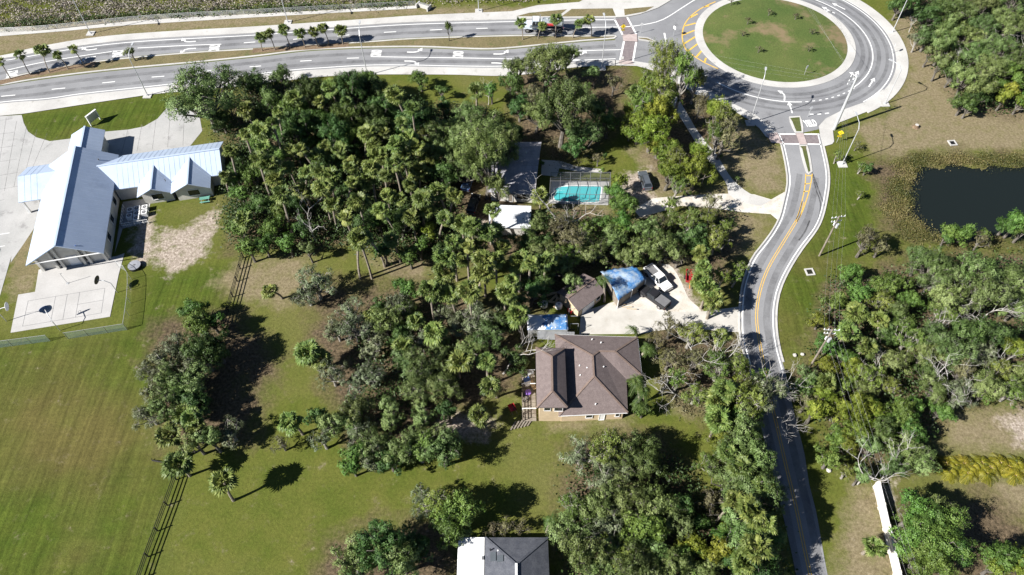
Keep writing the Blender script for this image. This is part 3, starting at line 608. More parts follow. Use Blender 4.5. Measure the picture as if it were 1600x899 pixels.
# east wing roof is cut at the main roof: start it inside
V = [HL(6.0, 16.1, 3.2), HL(25.6, 15.8, 3.2), HL(25.6, 25.2, 3.2), HL(6.0, 25.4, 3.2), HL(1.9, 20.8, 5.35), HL(25.6, 20.6, 5.35)]
r = roof_part('wing_roof', V, [(0, 1, 5, 4), (3, 4, 5, 2)], M['metalroof'], hall); seams(r, HL(6, 16.1, 3.2), V[1], V[5], HL(6, 20.8, 5.35)); seams(r, HL(6, 25.4, 3.2), V[2], V[5], HL(6, 20.8, 5.35))
MB().beam(Vector(V[4]), Vector(V[5])+Vector((0, 0, .05)), .36, .08).build('ridge_cap', M['metalroof'], r)
gable_walls('wall', 6.0, 25.0, 16.6, 24.7, 3.1, 5.0, 'v')
for v0, v1, uf, zr in ((10.4, 16.4, 13.1, 4.7), (16.4, 23.5, 12.7, 4.95)):
    m = (v0+v1)/2; ub = 16.4+(zr-3.2)/2.15*4.4
    V = [HL(v0, uf, 3.2), HL(v1, uf, 3.2), HL(m, uf, zr), HL(v0, 16.2, 3.27), HL(v1, 16.2, 3.27), HL(m, ub, zr)]
    r = roof_part('porch_gable_roof', V, [(0, 3, 5, 2), (1, 2, 5, 4)], M['metalroof'], hall, .12)
    seams(r, V[0], V[3], V[5], V[2], .7); seams(r, V[1], V[4], V[5], V[2], .7)
    MB().beam(Vector(V[2])+Vector((0, 0, .04)), Vector(V[5])+Vector((0, 0, .04)), .3, .08).build('ridge_cap', M['metalroof'], r)
    W = MB().slab([H2(v0+.4, uf+1.3), H2(v1-.4, uf+1.3), H2(v1-.4, 16.8), H2(v0+.4, 16.8)], 0, 3.15)
    W.add([HL(v0+.4, uf+1.3, 3.15), HL(v1-.4, uf+1.3, 3.15), HL(m, uf+1.3, zr-.25)], [(0, 1, 2)]); W.build('wall', M['offwhite'], hall)
    opening(hall, H2(m-1.0, uf+1.3), H2(m+1.0, uf+1.3), .9, 2.2)
V = [HL(-10.6, 16.6, 3.2), HL(-6.2, 16.6, 3.2), HL(-6.2, 26.0, 3.2), HL(-10.6, 26.0, 3.2), HL(-10.6, 21.4, 5.1), HL(-3.4, 21.4, 5.1)]
r = roof_part('carport_roof', V, [(0, 1, 5, 4), (3, 4, 5, 2)], M['metalroof'], hall); seams(r, V[0], V[1], HL(-6.2, 21.4, 5.1), V[4]); seams(r, V[3], V[2], HL(-6.2, 21.4, 5.1), V[4])
for v in (-10.2, -7.2):
    for u in (17.0, 25.5): MB().slab([H2(v-.2, u-.2), H2(v+.2, u-.2), H2(v+.2, u+.2), H2(v-.2, u+.2)], 0, 3.15).build('column', M['white'], hall)
# south gable: pilasters and windows under the wide overhang
for v in (-5.4, -2.9, -1.9, 1.6, 2.6, 5.2):
    hz = 3.9+(5.7-abs(v))/5.7*2.3
    MB().slab([H2(v-.22, 1.55), H2(v+.22, 1.55), H2(v+.22, 1.98), H2(v-.22, 1.98)], 0, hz).build('pilaster', M['offwhite'], hall)
for v in (-2.4, 2.1): opening(hall, H2(v-.4, 2.0), H2(v+.4, 2.0), .6, 2.6)
opening(hall, H2(-.8, 2.0), H2(.8, 2.0), 0.1, 2.3, 'door', M['white'], M['white'])
MB().slab([H2(-6.1, 0.1), H2(6.1, .1), H2(6.1, .25), H2(-6.1, .25)], 3.72, 3.84).build('soffit_beam', M['white'], hall)
for u in (5, 9.5, 14): opening(hall, H2(5.7, u), H2(5.7, u+1.4), 1.0, 2.5)
for u in (5, 9.5): opening(hall, H2(-5.7, u+1.4), H2(-5.7, u), 1.0, 2.5)
vent(hall, HL(3.6, 22.5, 5.3), .1, .3, M['bedgrey']); vent(hall, HL(15.6, 15.5, 4.2), .08, .3, M['bedgrey']); vent(hall, HL(-.8, .6, 6.6), .08, .25, M['bedgrey']); vent(hall, HL(2.6, .7, 5.7), .1, .3, M['blue'])
# mechanical yard
yard = MB().poly([L(6.4, 16), L(10.3, 16.0), L(11.5, 15), L(11.0, 9.6), L(7.0, 9.0), L(6.2, 3)], .034); struct('yard_slab', yard, M['lot'], label='concrete yard slab between hall and wing')
for i, (v, u, w) in enumerate([(8.3, 12.7, .5), (8.3, 11.2, .5), (9.5, 12.8, .55), (9.6, 11.5, .55), (9.6, 10.3, .5), (10.9, 12.8, .5), (10.9, 11.5, .5)]):
    p = L(v, u); ac = thing('air_conditioner', ['', ''][0]+'white air conditioning unit in the hall yard, '+['beside the wall at back', 'beside the wall in front', 'middle column at back', 'middle column centre', 'middle column in front', 'outer column at back', 'outer column in front'][i], 'air conditioner', (*p, .034), math.radians(11.8), 'air conditioners in the hall yard')
    MB().box(-w, w, -w, w, 0, .95).build('casing', M['white'], ac); f = MB().disc((0, 0, .955), w*.78, 16).build('fan_grille', M['bedgrey'], ac); MB().disc((0, 0, .97), w*.2, 10).build('fan_hub', M['steel'], f)
fr = thing('yard_fence', 'low white rail fence around the air conditioning yard', 'fence', (*L(6.9, 11), 0))
q = L(6.9, 11)
for a, b in (((6.9, 14.2), (6.9, 9.3)), ((6.9, 9.3), (11.6, 9.3))):
    pa, pb = L(*a), L(*b); n = 6
    for zz in (.5, 1.05): MB().beam((pa[0]-q[0], pa[1]-q[1], zz), (pb[0]-q[0], pb[1]-q[1], zz), .05, .07).build('rail', M['white'], fr)
    for i in range(n+1):
        t = i/n; x, y = pa[0]+(pb[0]-pa[0])*t-q[0], pa[1]+(pb[1]-pa[1])*t-q[1]; MB().beam((x, y, 0), (x, y, 1.1), .07, .07).build('post', M['white'], fr)
tb = thing('picnic_table', 'green picnic table beside the twin gables of the hall', 'table', (*L(21.6, 12.9), 0), math.radians(10))
for y in (-.25, 0, .25): MB().box(-.9, .9, y-.11, y+.11, .72, .76).build('tabletop_plank', plain('table_green', (.12, .30, .24), .6) if y == -.25 else bpy.data.materials['table_green'], tb)
for y in (-.7, .7): MB().box(-.9, .9, y-.13, y+.13, .42, .46).build('bench', bpy.data.materials['table_green'], tb)
for x in (-.65, .65):
    MB().beam((x, -.6, 0), (x, -.1, .72), .07, .07).beam((x, .6, 0), (x, .1, .72), .07, .07).beam((x, -.8, .4), (x, .8, .4), .06, .06).build('leg_frame', M['steel'], tb)

# brown house -------------------------------------------------------
B0 = G(920, 600); bh = thing('brown_house', 'two storey house with brown hipped shingle roofs and beige walls', 'house', (B0[0], B0[1], 0))
def BP(px, py, z): p = G(px, py, z); return (p[0]-B0[0], p[1]-B0[1], z)
V = [BP(867, 523, 2.9), BP(996, 527, 2.9), BP(1003, 587, 2.9), BP(979, 593, 2.9), BP(981, 645, 2.9), BP(873, 650, 2.9), BP(936, 549, 4.5), BP(961, 549.5, 4.5), BP(926, 556, 5.0), BP(928, 588, 5.0)]
roof_part('roof', V, [(0, 1, 7, 6, 8), (1, 2, 7), (6, 7, 2, 3), (8, 6, 3, 4, 9), (9, 4, 5), (5, 0, 8, 9)], M['shingle'], bh, .18, [(0, 8), (1, 7), (2, 7), (6, 7), (8, 9), (9, 4), (9, 5), (8, 6)], M['shingle_ridge'])
foot = [(V[0][0]+.5, V[0][1]-.5), (V[1][0]-.5, V[1][1]-.5), (V[2][0]-.5, V[2][1]+.5), (V[3][0]-.5, V[3][1]+.45), (V[4][0]-.5, V[4][1]+.5), (V[5][0]+.5, V[5][1]+.55)]
wall_part('wall', foot, 0, 2.88, M['beige'], bh)
U = [BP(837, 543, 5.2), BP(882.5, 544, 5.2), BP(886.5, 637, 5.2), BP(838.5, 637, 5.2), BP(862, 557, 6.5), BP(863, 611, 6.5)]
roof_part('upper_roof', U, [(0, 1, 4), (1, 2, 5, 4), (2, 3, 5), (3, 0, 4, 5)], M['shingle'], bh, .18, [(0, 4), (1, 4), (4, 5), (5, 2), (5, 3)], M['shingle_ridge'])
uf = [(U[0][0]+.45, U[0][1]-.45), (U[1][0]-.45, U[1][1]-.45), (U[2][0]-.45, U[2][1]+.5), (U[3][0]+.45, U[3][1]+.5)]
wall_part('wall', uf, 0, 5.18, M['beige'], bh)
s0, s1 = np.array(uf[3]), np.array(uf[2]); opening(bh, s0+(s1-s0)*.62, s0+(s1-s0)*.95, 3.3, 4.5)
opening(bh, s0+(s1-s0)*.2, s0+(s1-s0)*.45, 3.4, 4.5)
s0, s1 = np.array(foot[5]), np.array(foot[4])
for a, b in ((.40, .5), (.88, .94)): opening(bh, s0+(s1-s0)*a, s0+(s1-s0)*b, .9, 2.1)
opening(bh, s0+(s1-s0)*.62, s0+(s1-s0)*.70, .05, 2.1, 'door', M['white'])
s0, s1 = np.array(foot[1]), np.array(foot[0])
opening(bh, s0+(s1-s0)*.1, s0+(s1-s0)*.35, .05, 2.2, 'garage_door', M['white']); opening(bh, s0+(s1-s0)*.5, s0+(s1-s0)*.62, .9, 2.1); opening(bh, s0+(s1-s0)*.42, s0+(s1-s0)*.48, .05, 2.1, 'door', M['wood'])
for px, py, z_ in ((925, 531, 3.4), (939, 536, 3.7), (905.5, 572, 4.2), (917, 575.5, 4.5), (906.5, 587, 4.2), (943, 574, 4.2), (930.5, 632, 3.5)): vent(bh, BP(px, py, z_), .1, .22)
for i, (a, b) in enumerate(((0, 1), (4, 5), (1, 2))):
    va, vb = Vector(V[a]), Vector(V[b]); MB().beam(va+Vector((0, 0, -.1)), vb+Vector((0, 0, -.1)), .12, .12).build('gutter', M['white'], bh)
# deck with clutter on the west side
dk = thing('garden_deck', 'weathered timber deck with fence cluttered beside the brown house', 'deck', (*G2(828, 620), 0))
d0 = G(828, 620); dp = lambda x, y, z=0: (G(x, y, z)[0]-d0[0], G(x, y, z)[1]-d0[1], z)
for i in range(14):
    y0 = -4.3+i*.62; MB().box(-1.15, .85, y0, y0+.56, .3, .36).build('deck_plank', M['wood'], dk)
for i in range(9):
    MB().beam((-1.2, -4.3+i*1.08, 0), (-1.2, -4.3+i*1.08, 1.5), .1, .1).build('post', M['wood'], dk)
for zz in (.7, 1.1, 1.45): MB().box(-1.24, -1.18, -4.3, 4.4, zz-.05, zz+.05).build('rail', M['wood'], dk)
for yy in (-3.0, 1.2, 3.6): MB().beam((-1.2, yy, 1.9), (.85, yy, 1.9), .09, .12).beam((-1.2, yy, 0), (-1.2, yy, 1.9), .09, .09).build('crossbeam', M['white'] if yy < 3 else M['steel'], dk)
p0, p1 = (-2.6, -5.2), (.4, -4.4)
for i in range(6): MB().beam((-3.0+i*.5, -5.6+i*.12, .14), (-2.2+i*.5, -4.2+i*.1, .14), .22, .05).build('ramp_plank', M['wood'], dk)
clut = [('storage_bin', 'dark blue storage bin on the cluttered deck', 'bin', (823, 597), M['blue'], 'bin'), ('umbrella_table', 'round white table on the cluttered deck', 'table', (824, 602), M['white'], 'table'), ('sun_lounger', 'tan sun lounger on the deck by the brown house', 'lounger', (833, 605), M['clay'], 'lounge'),
        ('plastic_tub', 'purple plastic tub on the cluttered deck', 'tub', (825, 615), M['purple'], 'tub'), ('bicycle_wheel_hoop', 'dark hoop leaning on the deck boards', 'hoop', (821, 624), M['black'], 'hoop'), ('wheelbarrow', 'red wheelbarrow on the grass beside the deck ramp', 'wheelbarrow', (800, 640), M['red'], 'barrow'), ('air_conditioner', 'pale air conditioning unit on the deck by the shaded wall', 'air conditioner', (829, 586), M['steel'], 'bin')]
for nm, lb, ct, (px, py), mt, kd in clut:
    zb = 0 if kd == 'barrow' else .36; t = thing(nm, lb, ct, G(px, py, zb), .4)
    if kd == 'bin': MB().box(-.45, .45, -.35, .35, 0, .7).build('bin_body', mt, t); MB().box(-.48, .48, -.38, .38, .7, .78).build('lid', mt, t)
    elif kd == 'table': MB().disc((0, 0, .7), .55, 20, h=.04).build('tabletop', mt, t); MB().tube([(0, 0, 0), (0, 0, .7)], .04, 8).build('stem', mt, t); MB().disc((0, 0, 0), .28, 14, h=.04).build('base', mt, t)
    elif kd == 'lounge':
        MB().box(-.32, .32, -.2, 1.0, .28, .34).build('seat', mt, t); MB().beam((0, -.2, .32), (0, -.8, .75), .64, .06).build('backrest', mt, t)
        for x in (-.28, .28):
            for y in (-.15, .9): MB().tube([(x, y, 0), (x, y, .3)], .025, 6).build('leg', M['white'], t)
    elif kd == 'tub': MB().tube([(0, 0, 0), (0, 0, .35)], [.35, .45], 16, cap=True).build('tub_body', mt, t); MB().tube([(0, 0, .33), (0, 0, .38)], [.48, .48], 16).build('rim', mt, t)
    elif kd == 'hoop':
        a = [(.55*math.cos(q_), .55*math.sin(q_), .12) for q_ in np.linspace(0, 2*math.pi, 21)]; MB().tube(a, .05, 6, cap=False).build('tyre', mt, t)
        for k in range(6): MB().beam((0, 0, .12), (.52*math.cos(k), .52*math.sin(k), .12), .02, .02).build('spoke', M['steel'], t)
    else:
        MB().add([(-.35, -.45, .35), (.35, -.45, .35), (.35, .45, .35), (-.35, .45, .35), (-.5, -.7, .75), (.5, -.7, .75), (.5, .6, .75), (-.5, .6, .75)], [(3, 2, 1, 0), (0, 1, 5, 4), (1, 2, 6, 5), (2, 3, 7, 6), (3, 0, 4, 7)]).build('tray', mt, t)
        MB().tube([(-.05, .75, .2), (.05, .75, .2)], .2, 14).build('wheel', M['rubber'], t)
        for x in (-.3, .3): MB().beam((x, .7, .25), (x*1.2, -1.2, .6), .05, .05).build('handle', M['wood'], t); MB().beam((x, -.3, 0), (x, -.3, .36), .05, .05).build('leg', M['steel'], t)

# garage, carport, caravan ------------------------------------------
g0 = G(910, 470); gp = lambda x, y, z=0: (G(x, y, z)[0]-g0[0], G(x, y, z)[1]-g0[1], z)
gar = thing('garage', 'small brown shingled garage next to the blue tarp shelter', 'garage', (g0[0], g0[1], 0))
V = [gp(886, 480, 2.5), gp(901, 489, 3.5), gp(945.5, 456, 2.5)]
ax = np.array([.62, .79]); dx = ax*7.2
V = [(V[0][0], V[0][1], 2.5), (V[1][0], V[1][1], 3.5), (4.9, .9, 2.5)]
sw_ = np.array(gp(887, 481, 2.5)[:2]); rs = np.array(gp(901, 488.5, 3.5)[:2]); se = rs+(rs-sw_)*np.array([1, 1])
e_dir = np.array(gp(945.5, 456, 2.5)[:2])-np.array(gp(904, 487, 2.5)[:2]); e_len = np.linalg.norm(e_dir); e_dir /= e_len
per = np.array([-e_dir[1], e_dir[0]]); se = np.array(gp(904, 487, 2.5)[:2]); w2 = 2.6
V = [(*(se), 2.5), (*(se+e_dir*e_len), 2.5), (*(se+e_dir*e_len+per*w2), 3.5), (*(se+per*w2), 3.5), (*(se+per*2*w2), 2.5), (*(se+e_dir*e_len+per*2*w2), 2.5)]
roof_part('roof', V, [(0, 1, 2, 3), (3, 2, 5, 4)], M['shingle'], gar, .15, [(3, 2)], M['shingle_ridge'])
i0 = se+e_dir*.4+per*.4; a = e_len-.8; b = 2*w2-.8
gw = MB().slab([tuple(i0), tuple(i0+e_dir*a), tuple(i0+e_dir*a+per*b), tuple(i0+per*b)], 0, 2.5)
for k in (0, a): gw.add([(*(i0+e_dir*k), 2.5), (*(i0+e_dir*k+per*b), 2.5), (*(i0+e_dir*k+per*b/2), 3.35)], [(0, 1, 2)])
gw.build('wall', M['beige'], gar); opening(gar, i0+e_dir*1.0, i0+e_dir*3.6, .05, 2.1, 'garage_door', M['white'], M['white'])
opening(gar, i0+e_dir*4.2, i0+e_dir*5.0, .9, 1.9)
c0 = G(980, 450); cp = lambda x, y, z=0: (G(x, y, z)[0]-c0[0], G(x, y, z)[1]-c0[1], z)
tar = thing('tarp_shelter', 'shed with a crumpled blue tarp over its roof beside the pickups', 'shed', (c0[0], c0[1], 0))
q0, q1, q2, q3 = [np.array(cp(*p)) for p in ((966, 470, 2.4), (1010, 437, 2.4), (988, 416, 2.5), (938, 424, 2.5))]
grid = MB(); nu, nv = 15, 13
for i in range(nu):
    for j in range(nv):
        a, b = i/(nu-1), j/(nv-1); p = (q0*(1-a)+q1*a)*(1-b)+(q3*(1-a)+q2*a)*b
        p[2] += .75*math.sin(math.pi*b)+rng.normal(0, .07)+(.12*math.sin(a*9+b*4)); grid.v.append(tuple(p))
grid.f = [(i*nv+j, (i+1)*nv+j, (i+1)*nv+j+1, i*nv+j+1) for i in range(nu-1) for j in range(nv-1)]; grid.mi = [0]*len(grid.f)
rt = grid.build('tarp', M['tarp'], tar, sm=True); so = rt.modifiers.new('thickness', 'SOLIDIFY'); so.thickness = .03
Q = [tuple(p[:2]*.93) for p in (q0, q1, q2, q3)]
wall_part('wall', Q, 0, 2.25, M['wood'], tar)
for p in (q0, q1, (q0+q1)/2): MB().beam((p[0]*.97, p[1]*.97, 0), (p[0]*.97, p[1]*.97, 2.4), .12, .12).build('post', M['white'], tar)
for k in range(4):
    p = cp(958+k*7, 476+k*2.2); MB().beam((p[0], p[1], .05), (p[0]+1.6, p[1]+.5-.3*k, .1+.1*k), .12, .05).build('loose_board', M['woodnew'], tar)
rv = thing('caravan', 'long caravan with white roof and blue tarp beside the brown house', 'caravan', (*G2(858, 503, 1.4), 0))
r0 = np.array(G2(858, 503, 1.4)); rp = lambda x, y, z: (G(x, y, z)[0]-r0[0], G(x, y, z)[1]-r0[1], z)
sw2, se2, ne2, nw2 = rp(824, 515, 2.7), rp(888, 516, 2.7), rp(887, 490, 2.7), rp(824, 491, 2.7)
body = offset_closed(ccw([sw2[:2], se2[:2], ne2[:2], nw2[:2]]), .12)
MB().slab(body, .45, 2.5).build('body', M['steel'], rv)
gm = MB(); nu, nv = 24, 9
for i in range(nu):
    for j in range(nv):
        a, b = i/(nu-1), j/(nv-1); x = sw2[0]+(se2[0]-sw2[0])*a; y = sw2[1]+(nw2[1]-sw2[1])*b; gm.v.append((x, y, 2.52+.16*math.sin(math.pi*b)+rng.normal(0, .025)))
gm.f = [(i*nv+j, (i+1)*nv+j, (i+1)*nv+j+1, i*nv+j+1) for i in range(nu-1) for j in range(nv-1)]; gm.mi = [0]*len(gm.f)
gmo = gm.build('roof', M['whitetarp'], rv, sm=True); so = gmo.modifiers.new('thickness', 'SOLIDIFY'); so.thickness = .08
tp = MB(); nu, nv = 14, 9
for i in range(nu):
    for j in range(nv):
        a, b = i/(nu-1), j/(nv-1); x = sw2[0]+(se2[0]-sw2[0])*(.42+.56*a+(.06*math.sin(j*1.7) if i == 0 else 0)); y = sw2[1]+(nw2[1]-sw2[1])*b; tp.v.append((x, y, 2.57+.16*math.sin(math.pi*b)+rng.normal(0, .035)))
tp.f = [(i*nv+j, (i+1)*nv+j, (i+1)*nv+j+1, i*nv+j+1) for i in range(nu-1) for j in range(nv-1)]; tp.mi = [0]*len(tp.f)
tpo = tp.build('tarp', M['tarp'], rv, sm=True); so = tpo.modifiers.new('thickness', 'SOLIDIFY'); so.thickness = .03
mb = MB(); a_, b_ = Vector((sw2[0]+1.6, sw2[1]-.02, 2.3)), Vector((se2[0]+1.0, se2[1]-.1, 2.3))
awn = MB().add([a_, b_, b_+Vector((0, -1.0, -.9)), a_+Vector((0, -1.0, -.9))], [(3, 2, 1, 0), (0, 1, 2, 3)]).build('awning', M['steel'], rv)
for x in (-1.6, -.7, 1.9): opening(rv, (x, body[0][1]), (x+.6, body[0][1]), 1.3, 1.9)
for x in (-1.2, .2):
    for y in (sw2[1]+.3, nw2[1]-.3): MB().tube([(x, y-.1, .34), (x, y+.1, .34)], .34, 16).build('wheel', M['rubber'], rv)
MB().beam((se2[0], (se2[1]+ne2[1])/2, .5), (se2[0]+1.2, (se2[1]+ne2[1])/2, .45), .12, .1).build('tow_bar', M['black'], rv)
sf = thing('lattice_gate', 'dark metal gate frame between the caravan and the garage', 'gate', (*G2(896, 505), 0))
for x in (-.7, .6): MB().beam((x, -1.5, 0), (x, -1.5, 2.0), .07, .07).beam((x, 1.5, 0), (x, 1.5, 2.0), .07, .07).build('post', M['steel'], sf)
for y in (-1.5, 0, 1.5): MB().beam((-.7, y, 2.0), (.6, y, 2.0), .06, .06).build('rail', M['steel'], sf)
for i, (px, py, a, ln) in enumerate(((858, 462, .3, 2.2), (864, 468, .8, 2.0), (868, 475, 1.2, 1.8), (861, 474, -.4, 1.7), (872, 468, -.9, 1.6), (866, 460, .1, 1.9), (874, 478, .5, 1.5))):
    t = tag(MB().beam((-ln/2, 0, .2), (ln/2, 0, .2+.12*i % .4), .35, .16).build('lumber_plank', M['woodnew'], None, (*G2(px, py), .02), a), 'sawn tan timber in the heap by the garage, '+['topmost', 'second from top', 'lowest on the near side', 'lying left', 'lying right', 'at the back', 'next to the red crate'][i], 'timber', 'timber heap by the garage')
for i, (px, py, lb) in enumerate(((850, 479, 'big white water drum at the left end of the timber heap'), (873, 481, 'white water drum beside the caravan end'))):
    t = thing('water_drum', lb, 'drum', (*G2(px, py), 0), i, 'white drums by the timber heap'); MB().tube([(0, 0, 0), (0, 0, .2), (0, 0, .9), (0, 0, 1.05)], [.5, .6, .6, .4], 18).build('drum_body', M['white'], t, sm=False); MB().tube([(0, 0, 1.05), (0, 0, 1.12)], .14, 10).build('lid', M['blue'], t)
t = thing('storage_crate', 'small red crate beside the garage gable', 'crate', (*G2(892, 487), 0), .7)
MB().box(-.5, .5, -.4, .4, 0, .1).build('base', M['brightred'], t)
for x0, x1, y0, y1 in ((-.5, .5, -.4, -.34), (-.5, .5, .34, .4), (-.5, -.44, -.34, .34), (.44, .5, -.34, .34)): MB().box(x0, x1, y0, y1, .1, .7).build('side_panel', M['brightred'], t)

# pool house ---------------------------------------------------------
h0 = G(803, 270); hp = lambda x, y, z=0: (G(x, y, z)[0]-h0[0], G(x, y, z)[1]-h0[1], z)
ph = thing('pool_house', 'low house with weathered grey shingle roof dappled by oak shade', 'house', (h0[0], h0[1], 0))
a, b, c, d = hp(762, 300, 2.8), hp(836, 304, 2.8), hp(846, 222, 2.8), hp(764, 222, 2.8); rl, rr_ = hp(762, 256, 4.2), hp(841, 258, 4.2)
roof_part('roof', [a, b, c, d, rl, rr_], [(0, 1, 5, 4), (3, 4, 5, 2)], M['shingle_grey'], ph, .16, [(4, 5)])
mid = hp(809, 288, 3.3); e1, e2 = hp(809, 304.5, 2.78), hp(834, 305, 2.78)
roof_part('flat_roof_panel', [hp(809, 286, 3.42), hp(838, 288, 3.42), (e2[0], e2[1], 3.0), (e1[0], e1[1], 3.0)], [(0, 1, 2, 3)], M['shingle_grey'], ph, .1)
ft = offset_closed(ccw([a[:2], b[:2], c[:2], d[:2]]), .55); W = MB().slab(ft, 0, 2.75)
W.build('wall', M['offwhite'], ph)
s0, s1 = np.array(ft[0]), np.array(ft[1])
for k0, k1 in ((.1, .25), (.62, .85)): opening(ph, s0+(s1-s0)*k0, s0+(s1-s0)*k1, .9, 2.1)
opening(ph, s0+(s1-s0)*.42, s0+(s1-s0)*.52, .05, 2.1, 'door', M['wood'])
s0, s1 = np.array(ft[1]), np.array(ft[2])
for k0, k1 in ((.1, .3), (.5, .62)): opening(ph, s0+(s1-s0)*k0, s0+(s1-s0)*k1, .9, 2.1)
vent(ph, hp(790, 280, 3.6), .12, .4, M['steel']); vent(ph, hp(822, 240, 3.6), .1, .35, M['steel'])
s_ = thing('white_shed', 'low flat white roofed shed in front of the pool house', 'shed', (*G2(796, 335), 0)); s0_ = np.array(G2(796, 335))
sp3 = lambda x, y, z: (G(x, y, z)[0]-s0_[0], G(x, y, z)[1]-s0_[1], z)
Q = [sp3(764, 356, 2.3), sp3(829, 357, 2.3), sp3(830, 322, 2.5), sp3(764, 320, 2.5)]
roof_part('roof', Q, [(0, 1, 2, 3)], M['whitetarp'], s_, .1); seams(s_.children[0], Q[0], Q[1], Q[2], Q[3], .8, M['white'])
wall_part('wall', offset_closed(ccw([q[:2] for q in Q]), .3), 0, 2.25, M['offwhite'], s_)
# pool with screen cage
pool = thing('swimming_pool', 'turquoise swimming pool under a screen cage beside the grey roofed house', 'pool', (*G2(915, 300), 0)); p0_ = np.array(G2(915, 300))
pq = lambda x, y: (G(x, y)[0]-p0_[0], G(x, y)[1]-p0_[1])
deck_o = [pq(862, 284), pq(952, 284), pq(950, 321), pq(858, 318)]
MB().slab(deck_o, 0, .05).build('deck', M['lot'], pool)
wat = smooth([pq(*p) for p in ((866, 294), (878, 291), (905, 290.5), (938, 291), (941, 293), (940, 304), (938, 315), (935, 317), (910, 317), (886, 316.5), (866, 314), (864, 304))], .8, True)
MB().poly(wat, .064).build('water', M['poolwater'], pool); MB().strip(wat+[wat[0]], .02, -.22, .075, z0=.05).build('coping', M['white'], pool)
cage = thing('pool_cage', 'bronze framed screen enclosure over the turquoise pool', 'screen enclosure', (*p0_, 0))
P4 = [np.array(q) for q in (pq(860, 285), pq(952, 285), pq(951, 320), pq(858, 318))]
def cpt(i, j, z): a, b = i/6, j/3; p = (P4[3]*(1-a)+P4[2]*a)*(1-b)+(P4[0]*(1-a)+P4[1]*a)*b; return (p[0], p[1], z)
for i in range(7):
    for j in (0, 3): MB().beam(cpt(i, j, 0), cpt(i, j, 2.6), .07, .07).build('post', M['bedgrey'], cage)
    MB().beam(cpt(i, 0, 2.6), cpt(i, 1.5, 3.1), .06, .08).beam(cpt(i, 1.5, 3.1), cpt(i, 3, 2.6), .06, .08).build('rafter', M['bedgrey'], cage)
for j, zz in ((0, 2.6), (3, 2.6), (1.5, 3.1), (0, 1.0), (3, 1.0)): MB().beam(cpt(0, j, zz), cpt(6, j, zz), .05, .07).build('beam', M['bedgrey'], cage)
for i in range(6):
    MB().add([cpt(i, 0, 2.6), cpt(i+1, 0, 2.6), cpt(i+1, 1.5, 3.1), cpt(i, 1.5, 3.1), cpt(i+1, 3, 2.6), cpt(i, 3, 2.6)], [(0, 1, 2, 3), (3, 2, 4, 5)]).build('roof_screen', M['mesh_dark'], cage)
    for j in (0, 3): MB().add([cpt(i, j, .05), cpt(i+1, j, .05), cpt(i+1, j, 2.6), cpt(i, j, 2.6)], [(0, 1, 2, 3)]).build('side_screen', M['mesh_dark'], cage)

# charcoal house at the bottom edge ----------------------------------
k0 = G(806, 880); kp = lambda x, y, z=0: (G(x, y, z)[0]-k0[0], G(x, y, z)[1]-k0[1], z)
kh = thing('charcoal_house', 'house with charcoal hip roof and white metal lean-to at the bottom edge', 'house', (k0[0], k0[1], 0))
nw, ne = kp(758, 840, 2.9), kp(856, 840, 2.9); se_, sw_ = (ne[0], ne[1]-13, 2.9), (nw[0], nw[1]-13, 2.9); r0_ = kp(806.5, 882, 4.7); r1_ = (r0_[0], r0_[1]-6, 4.7)
roof_part('roof', [nw, ne, se_, sw_, r0_, r1_], [(0, 1, 4), (1, 2, 5, 4), (2, 3, 5), (3, 0, 4, 5)], M['shingle_dark'], kh, .18, [(0, 4), (1, 4), (4, 5), (2, 5), (3, 5)], M['shingle_dark'])
wall_part('wall', [(nw[0]+.5, nw[1]-.5), (ne[0]-.5, ne[1]-.5), (se_[0]-.5, se_[1]+.5), (sw_[0]+.5, sw_[1]+.5)], 0, 2.88, M['offwhite'], kh)
w0, w1 = kp(716, 840, 2.4), kp(757, 840, 2.75); V = [w0, (w0[0], w0[1]-13, 2.4), (w1[0], w1[1]-13, 2.78), (w1[0], w1[1], 2.78)]
r = roof_part('lean_to_roof', V, [(0, 1, 2, 3)], M['white'], kh, .1); seams(r, V[0], V[1], V[2], V[3], .6, M['white'])
for i in range(5): MB().beam((w0[0]+.2, w0[1]-.2-i*3, 0), (w0[0]+.2, w0[1]-.2-i*3, 2.35), .12, .12).build('post', M['white'], kh)
for (x0, x1, y0, y1) in ((766, 775, 863, 877), (776.5, 786.5, 869, 879.5)):
    ps = [kp(x, y, 3.5) for x, y in ((x0, y1), (x1, y1), (x1, y0), (x0, y0))]
    for i, p in enumerate(ps):
        t_ = (p[0]-nw[0])/(r0_[0]-nw[0]); ps[i] = (p[0], p[1], 2.9+1.8*t_+.14)
    q_ = [(x, y, z_-.06) for x, y, z_ in ps]
    MB().add(ps+q_, [(0, 1, 2, 3), (0, 4, 5, 1), (1, 5, 6, 2), (2, 6, 7, 3), (3, 7, 4, 0)]).build('solar_panel', M['solar'], kh)
for px, py, m_ in ((778, 861, M['white']), (785, 882, M['black']), (791, 881, M['black']), (766, 859, M['black'])): vent(kh, kp(px, py, 3.6), .09, .25, m_)
MB().box(w1[0]-.35, w1[0]-.05, w1[1]-2.9, w1[1]-2.5, 2.75, 3.05).build('roof_vent', M['bedgrey'], kh)
MB().beam((r0_[0], r0_[1]+.1, 4.8), (r1_[0], r1_[1], 4.8), .3, .06).build('ridge_vent', M['white'], kh)
